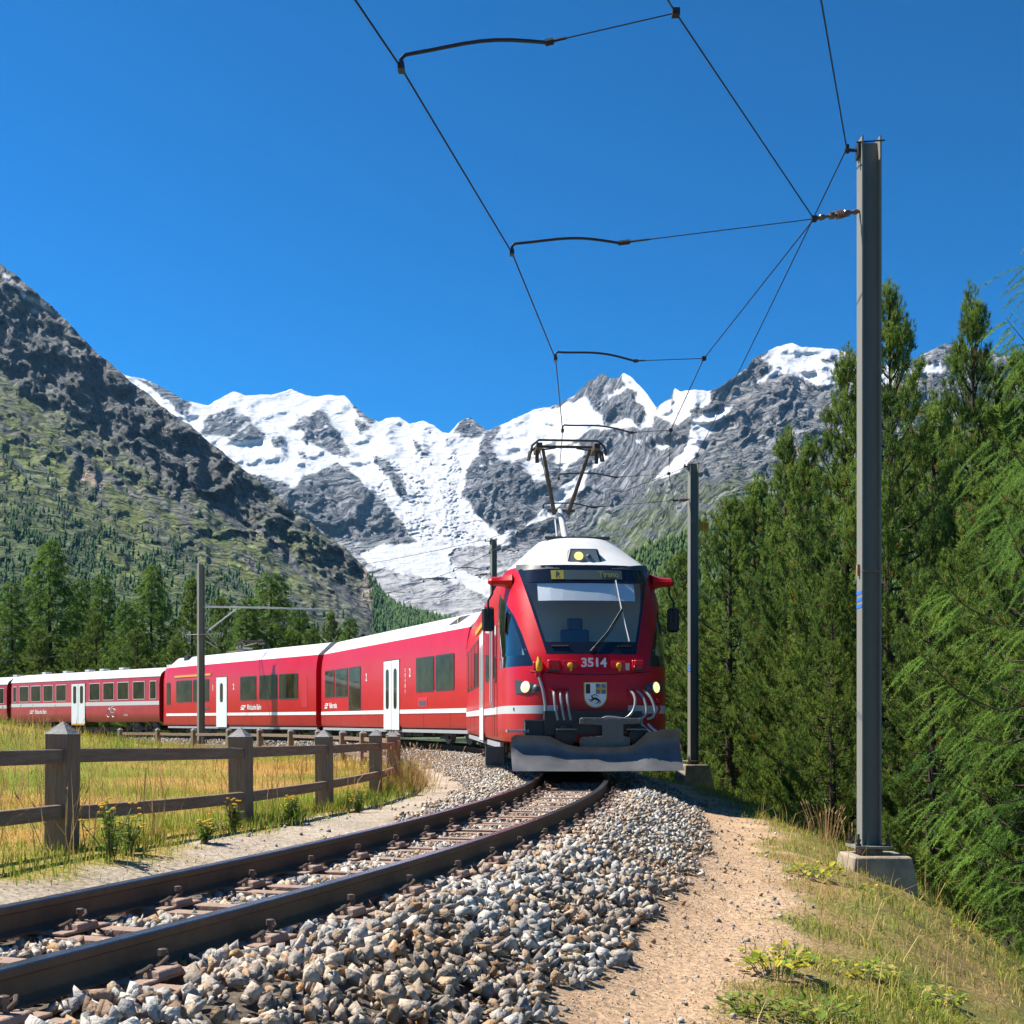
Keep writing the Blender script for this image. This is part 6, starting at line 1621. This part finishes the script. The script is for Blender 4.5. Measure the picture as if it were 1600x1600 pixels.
# green fringe along the foot of the fence
parts = []
n = 26000; i = rng.integers(2, 8, n); t = rng.random(n); FPa = np.array(FP)
x = FPa[i, 0] * (1 - t) + FPa[np.minimum(i + 1, len(FP) - 1), 0] * t + rng.normal(0.10, 0.22, n); y = FPa[i, 1] * (1 - t) + FPa[np.minimum(i + 1, len(FP) - 1), 1] * t + rng.normal(0, 0.1, n)
cl = fbm(x * 1.6, y * 1.6, 3); k = cl > -0.12 - 0.5 * rng.random(n) * (y > 20); x, y, cl = x[k], y[k], cl[k]
tall = np.clip(0.5 + 1.4 * cl, 0.2, 1.3)
g = 0.75 + 0.5 * cl + 0.3 * rng.normal(size=len(x)) - 0.6 * sstep(19, 24, y)
parts.append(blades(x, y, rng.uniform(0.05, 0.24, len(x)) * tall * (1 + 0.9 * sstep(18, 24, y)), 0.009, mixcol(g, (0.58, 0.39, 0.12), (0.22, 0.31, 0.03)) * rng.uniform(0.7, 1.3, (len(x), 1)), 0.6, 2))
V, F_, C = join(parts)
tag(link('fence_weeds', np_mesh('fence_weeds', V, F_, grass_mat, col=C)), 'green and straw coloured weeds growing along the foot of the fence', 'grass', kind='stuff')
# bank on the right
parts = []
def bank(n, s0, s1, d0, d1, hmin, hmax, w, segs, greenbias=0.0, thr=0.8):
    s = rng.uniform(s0, s1, n); d = rng.uniform(d0, d1, n)
    x = np.interp(s, PS, PX) + d * np.cos(np.interp(s, PS, PH)); y = np.interp(s, PS, PY) - d * np.sin(np.interp(s, PS, PH))
    b, gl, gr = zones(x, y, s, d); k = (gr > rng.random(n) * thr) & in_view(x, y); x, y, d = x[k], y[k], d[k]
    cl = fbm(x * 1.5, y * 1.5, 3); g = 0.58 + 1.1 * cl + 0.35 * rng.normal(size=len(x)) + greenbias
    c = mixcol(g, (0.60, 0.41, 0.14), (0.22, 0.30, 0.035)); c[rng.random(len(x)) < 0.10] = (0.55, 0.40, 0.17); c[rng.random(len(x)) < 0.06] = (0.38, 0.34, 0.04)
    parts.append(blades(x, y, rng.uniform(hmin, hmax, len(x)) * np.clip(0.8 + cl, 0.4, 1.6), w, c * rng.uniform(0.7, 1.3, (len(x), 1)), 0.75, segs))
bank(92000, 4.5, 12, 2.5, 6.2, 0.025, 0.10, 0.0065, 2)
bank(24000, 11, 24, 2.5, 7.0, 0.04, 0.15, 0.008, 2)
bank(9000, 22, 44, 2.4, 6.0, 0.08, 0.30, 0.014, 1)
bank(26000, 4.5, 13, 2.5, 6.0, 0.012, 0.04, 0.016, 1)
bank(700, 5, 22, 2.6, 5.5, 0.25, 0.60, 0.006, 2, -0.6)
V, F_, C = join(parts)
tag(link('bank_grass', np_mesh('bank_grass', V, F_, grass_mat, col=C)), 'short dry and green grass on the bank below the sandy path', 'grass', kind='stuff')

# leafy plants and flowering weeds
stem_mat = material('weed_stem', (0.13, 0.15, 0.04), 0.7)
flower_yellow = material('flower_yellow', (0.80, 0.48, 0.02), 0.6, transl=0.2)
flower_purple = material('flower_purple', (0.30, 0.06, 0.55), 0.6)
straw_mat = material('straw', (0.48, 0.30, 0.12), 0.7, transl=0.2)
def leaf(c, d, up, L_, W):
    c, d = Vector(c), Vector(d).normalized(); s = d.cross(up).normalized(); n = s.cross(d)
    p = [c, c + d * L_ * 0.35 + s * W * 0.5 + n * W * 0.12, c + d * L_ * 0.75 + s * W * 0.38 + n * W * 0.02, c + d * L_ - n * W * 0.25, c + d * L_ * 0.75 - s * W * 0.38 + n * W * 0.02, c + d * L_ * 0.35 - s * W * 0.5 + n * W * 0.12]
    return p
def leafy_plant(loc, label, n, spread, h, L_, W, cols, name='leafy_plant'):
    t = thing(name, label, 'plant', loc, 0, 'broad leaved plants on the bank')
    V = []; F_ = []; C = []; st = MB()
    for i in range(n):
        a = random.random() * 6.28; r = spread * math.sqrt(random.random()); hh = h * random.uniform(0.4, 1.0)
        c = Vector((r * math.cos(a), r * math.sin(a), hh - 0.02))
        if i % 3 == 0: st.tube([(c.x * 0.5, c.y * 0.5, -0.03), (c.x * 0.8, c.y * 0.8, hh * 0.6), tuple(c)], 0.003, 4)
        d = Vector((math.cos(a + random.uniform(-1, 1)), math.sin(a + random.uniform(-1, 1)), random.uniform(-0.2, 0.6)))
        k = random.uniform(0.6, 1.2); p = leaf(c, d, Vector((random.uniform(-.3, .3), random.uniform(-.3, .3), 1)), L_ * k, W * k)
        b = len(V); V += [tuple(q) for q in p]; F_ += [(b, b + 1, b + 2), (b, b + 2, b + 3), (b, b + 3, b + 4), (b, b + 4, b + 5)]
        cc = np.array(cols[random.randrange(len(cols))]) * random.uniform(0.75, 1.25); C += [cc] * 6
    tag(st.build('stems', stem_mat, t), kind='stuff')
    tag(link('leaves', np_mesh('leaves', np.array(V), np.array(F_), grass_mat, col=np.array(C)), t), kind='stuff')
YG = [(0.34, 0.36, 0.03), (0.22, 0.30, 0.03), (0.46, 0.40, 0.03), (0.15, 0.24, 0.03), (0.38, 0.30, 0.10)]
GG = [(0.12, 0.20, 0.03), (0.18, 0.26, 0.03), (0.26, 0.30, 0.04)]
def bank_at(px, py):
    """where the ray through a pixel meets the ground"""
    lo_, hi = 2.0, 60.0
    for d in np.linspace(2, 40, 1500):
        p = at(px, py, d)
        if p.z < float(ground_z(p.x, p.y)[0]): return Vector((p.x, p.y, float(ground_z(p.x, p.y)[0])))
    return at(px, py, 20)
LP_ = [((1215, 1525), 'yellow green leafy plant at the edge of the sandy path near the bottom', 95, 0.20, 0.16, 0.065, 0.05, YG), ((1275, 1372), 'bright green leafy clump beside the mast footing', 90, 0.26, 0.14, 0.07, 0.05, YG),
       ((1372, 1400), 'light green seedling in front of the concrete footing', 20, 0.14, 0.14, 0.07, 0.035, YG), ((1330, 1520), 'flat leafy patch in the middle of the grassy bank', 80, 0.26, 0.06, 0.06, 0.045, YG),
       ((1500, 1460), 'yellowish leafy plant near the dark edge of the bank', 28, 0.16, 0.14, 0.07, 0.03, YG), ((1180, 1585), 'dark green leafy tuft at the bottom edge by the path', 110, 0.18, 0.10, 0.045, 0.03, GG),
       ((1450, 1560), 'low leafy patch at the bottom right of the bank', 80, 0.24, 0.06, 0.06, 0.04, YG), ((1240, 1440), 'small green leafy tuft on the path edge', 24, 0.14, 0.06, 0.04, 0.025, GG), ((1290, 1590), 'green leafy clump at the bottom edge of the bank', 40, 0.2, 0.09, 0.055, 0.04, GG)]
for (px, py), lab, n, sp, h, L_, W, cols in LP_: leafy_plant(bank_at(px, py), lab, n, sp, h, L_, W, cols)
def flowering(loc, label, h, n, flower, spread=0.16):
    t = thing('flowering_weed', label, 'plant', loc, 0, 'flowering weeds by the fence'); st = MB(); fl = MB(); V = []; F_ = []; C = []
    for i in range(n):
        a = random.random() * 6.28; r = spread * random.random(); hh = h * random.uniform(0.55, 1.0)
        top = Vector((r * math.cos(a) + random.uniform(-.04, .04), r * math.sin(a), hh)); mid = Vector((top.x * 0.45, top.y * 0.45, hh * 0.5))
        st.tube([(0.02 * math.cos(a), 0.02 * math.sin(a), -0.03), tuple(mid), tuple(top)], 0.004, 4)
        for j in range(2 if i % 2 else (1 if n == 1 else 0)): fl.lathe([(0.004, 0), (0.016, 0.006), (0.014, 0.012), (0.004, 0.014)], Matrix.Translation(top + Vector((random.uniform(-.03, .03), random.uniform(-.03, .03), random.uniform(-.02, .03)))), 6)
        for j in range(12):
            f = random.uniform(0.05, 0.9); c = Vector((0, 0, 0)).lerp(mid, f * 2) if f < 0.5 else mid.lerp(top, f * 2 - 1)
            d = Vector((random.uniform(-1, 1), random.uniform(-1, 1), random.uniform(-0.1, 0.7))); p = leaf(c, d, Vector((0, 0, 1)), random.uniform(0.04, 0.09), random.uniform(0.012, 0.028))
            b = len(V); V += [tuple(q) for q in p]; F_ += [(b, b + 1, b + 2), (b, b + 2, b + 3), (b, b + 3, b + 4), (b, b + 4, b + 5)]; cc = np.array((0.15, 0.22, 0.035)) * random.uniform(0.6, 1.5); C += [cc] * 6
    tag(st.build('stems', stem_mat, t), kind='stuff'); tag(fl.build('flowers', flower, t), kind='stuff'); tag(link('leaves', np_mesh('leaves', np.array(V), np.array(F_), grass_mat, col=np.array(C)), t), kind='stuff')
def gnd(x, y): return Vector((x, y, float(ground_z(x, y)[0])))
flowering(bank_at(172, 1345), 'tall yellow flowered weed right of the nearest fence post', 0.42, 15, flower_yellow, 0.20)
flowering(bank_at(200, 1335), 'bushy yellow flowered weed leaning against the lower fence rail', 0.30, 9, flower_yellow, 0.16)
flowering(bank_at(366, 1300), 'small yellow flowered weed at the foot of the second fence post', 0.30, 12, flower_yellow, 0.10)
flowering(bank_at(455, 1290), 'leafy weed before the third fence post', 0.30, 14, flower_yellow, 0.14)
flowering(bank_at(560, 1270), 'leafy weed before the fourth fence post', 0.28, 14, flower_yellow, 0.16)
flowering(bank_at(318, 1318), 'low green weed midway between first and second fence post', 0.2, 16, flower_yellow, 0.2)
flowering(bank_at(1512, 1448), 'single purple flower at the dark edge of the bank', 0.16, 1, flower_purple, 0.05)
def stalks(loc, label, n, h, spread):
    t = thing('grass_clump', label, 'grass clump', loc, 0, 'clumps of tall straw grass'); b = MB(); sd = MB()
    for i in range(n):
        a = random.random() * 6.28; r = spread * random.random(); le = random.uniform(0.05, 0.5); hh = h * random.uniform(0.6, 1)
        p0 = Vector((r * math.cos(a), r * math.sin(a), -0.02)); tip = p0 + Vector((math.cos(a) * le * hh, math.sin(a) * le * hh, hh)); m = p0.lerp(tip, 0.55) + Vector((0, 0, hh * 0.08))
        b.tube([p0, m, tip], [0.0035, 0.0028, 0.002], 4)
        sd.tube([tip, tip + Vector((math.cos(a) * 0.03, math.sin(a) * 0.03, 0.05))], [0.008, 0.003], 4)
    tag(b.build('stalks', straw_mat, t), kind='stuff'); tag(sd.build('seed_heads', straw_mat, t), kind='stuff')
stalks(bank_at(100, 1335), 'straw grass stalks in front of the nearest fence post', 9, 0.5, 0.14)
stalks(bank_at(1290, 1318), 'tall straw grass clump left of the mast footing', 34, 0.55, 0.22)
stalks(bank_at(1262, 1296), 'second straw grass clump at the end of the sandy path', 26, 0.5, 0.20)
stalks(bank_at(1330, 1335), 'straw grass leaning over the concrete footing', 14, 0.45, 0.15)
stalks(gnd(-1.75, 20.4), 'bushy straw clump at the bend of the fence', 60, 0.75, 0.5)
stalks(gnd(-1.7, 22.4), 'bushy straw clump farther round the fence bend', 60, 0.8, 0.55)
stalks(gnd(-10.6, 27.5), 'tall straw stalks on the mound before the rear coach', 26, 1.0, 1.0)
stalks(gnd(-12.2, 31.0), 'tall straw stalks at the left picture edge on the mound', 26, 1.0, 1.2)

# ------------------------------------------------------------------ the air
def build_haze():
    b = MB(); b.box((0, 5200, 1265), (9000, 11600, 2590))
    m = bpy.data.materials.new('valley_air'); m.use_nodes = True
    N = m.node_tree.nodes; N.clear()
    out = N.new('ShaderNodeOutputMaterial'); v = N.new('ShaderNodeVolumePrincipled')
    v.inputs['Color'].default_value = (0.26, 0.60, 1.0, 1); v.inputs['Density'].default_value = 1.9e-5; v.inputs['Anisotropy'].default_value = 0.2
    m.node_tree.links.new(v.outputs[0], out.inputs['Volume'])
    o = b.build('haze', m); tag(o, 'thin blue summer air over the valley', 'haze', kind='stuff')
build_haze()
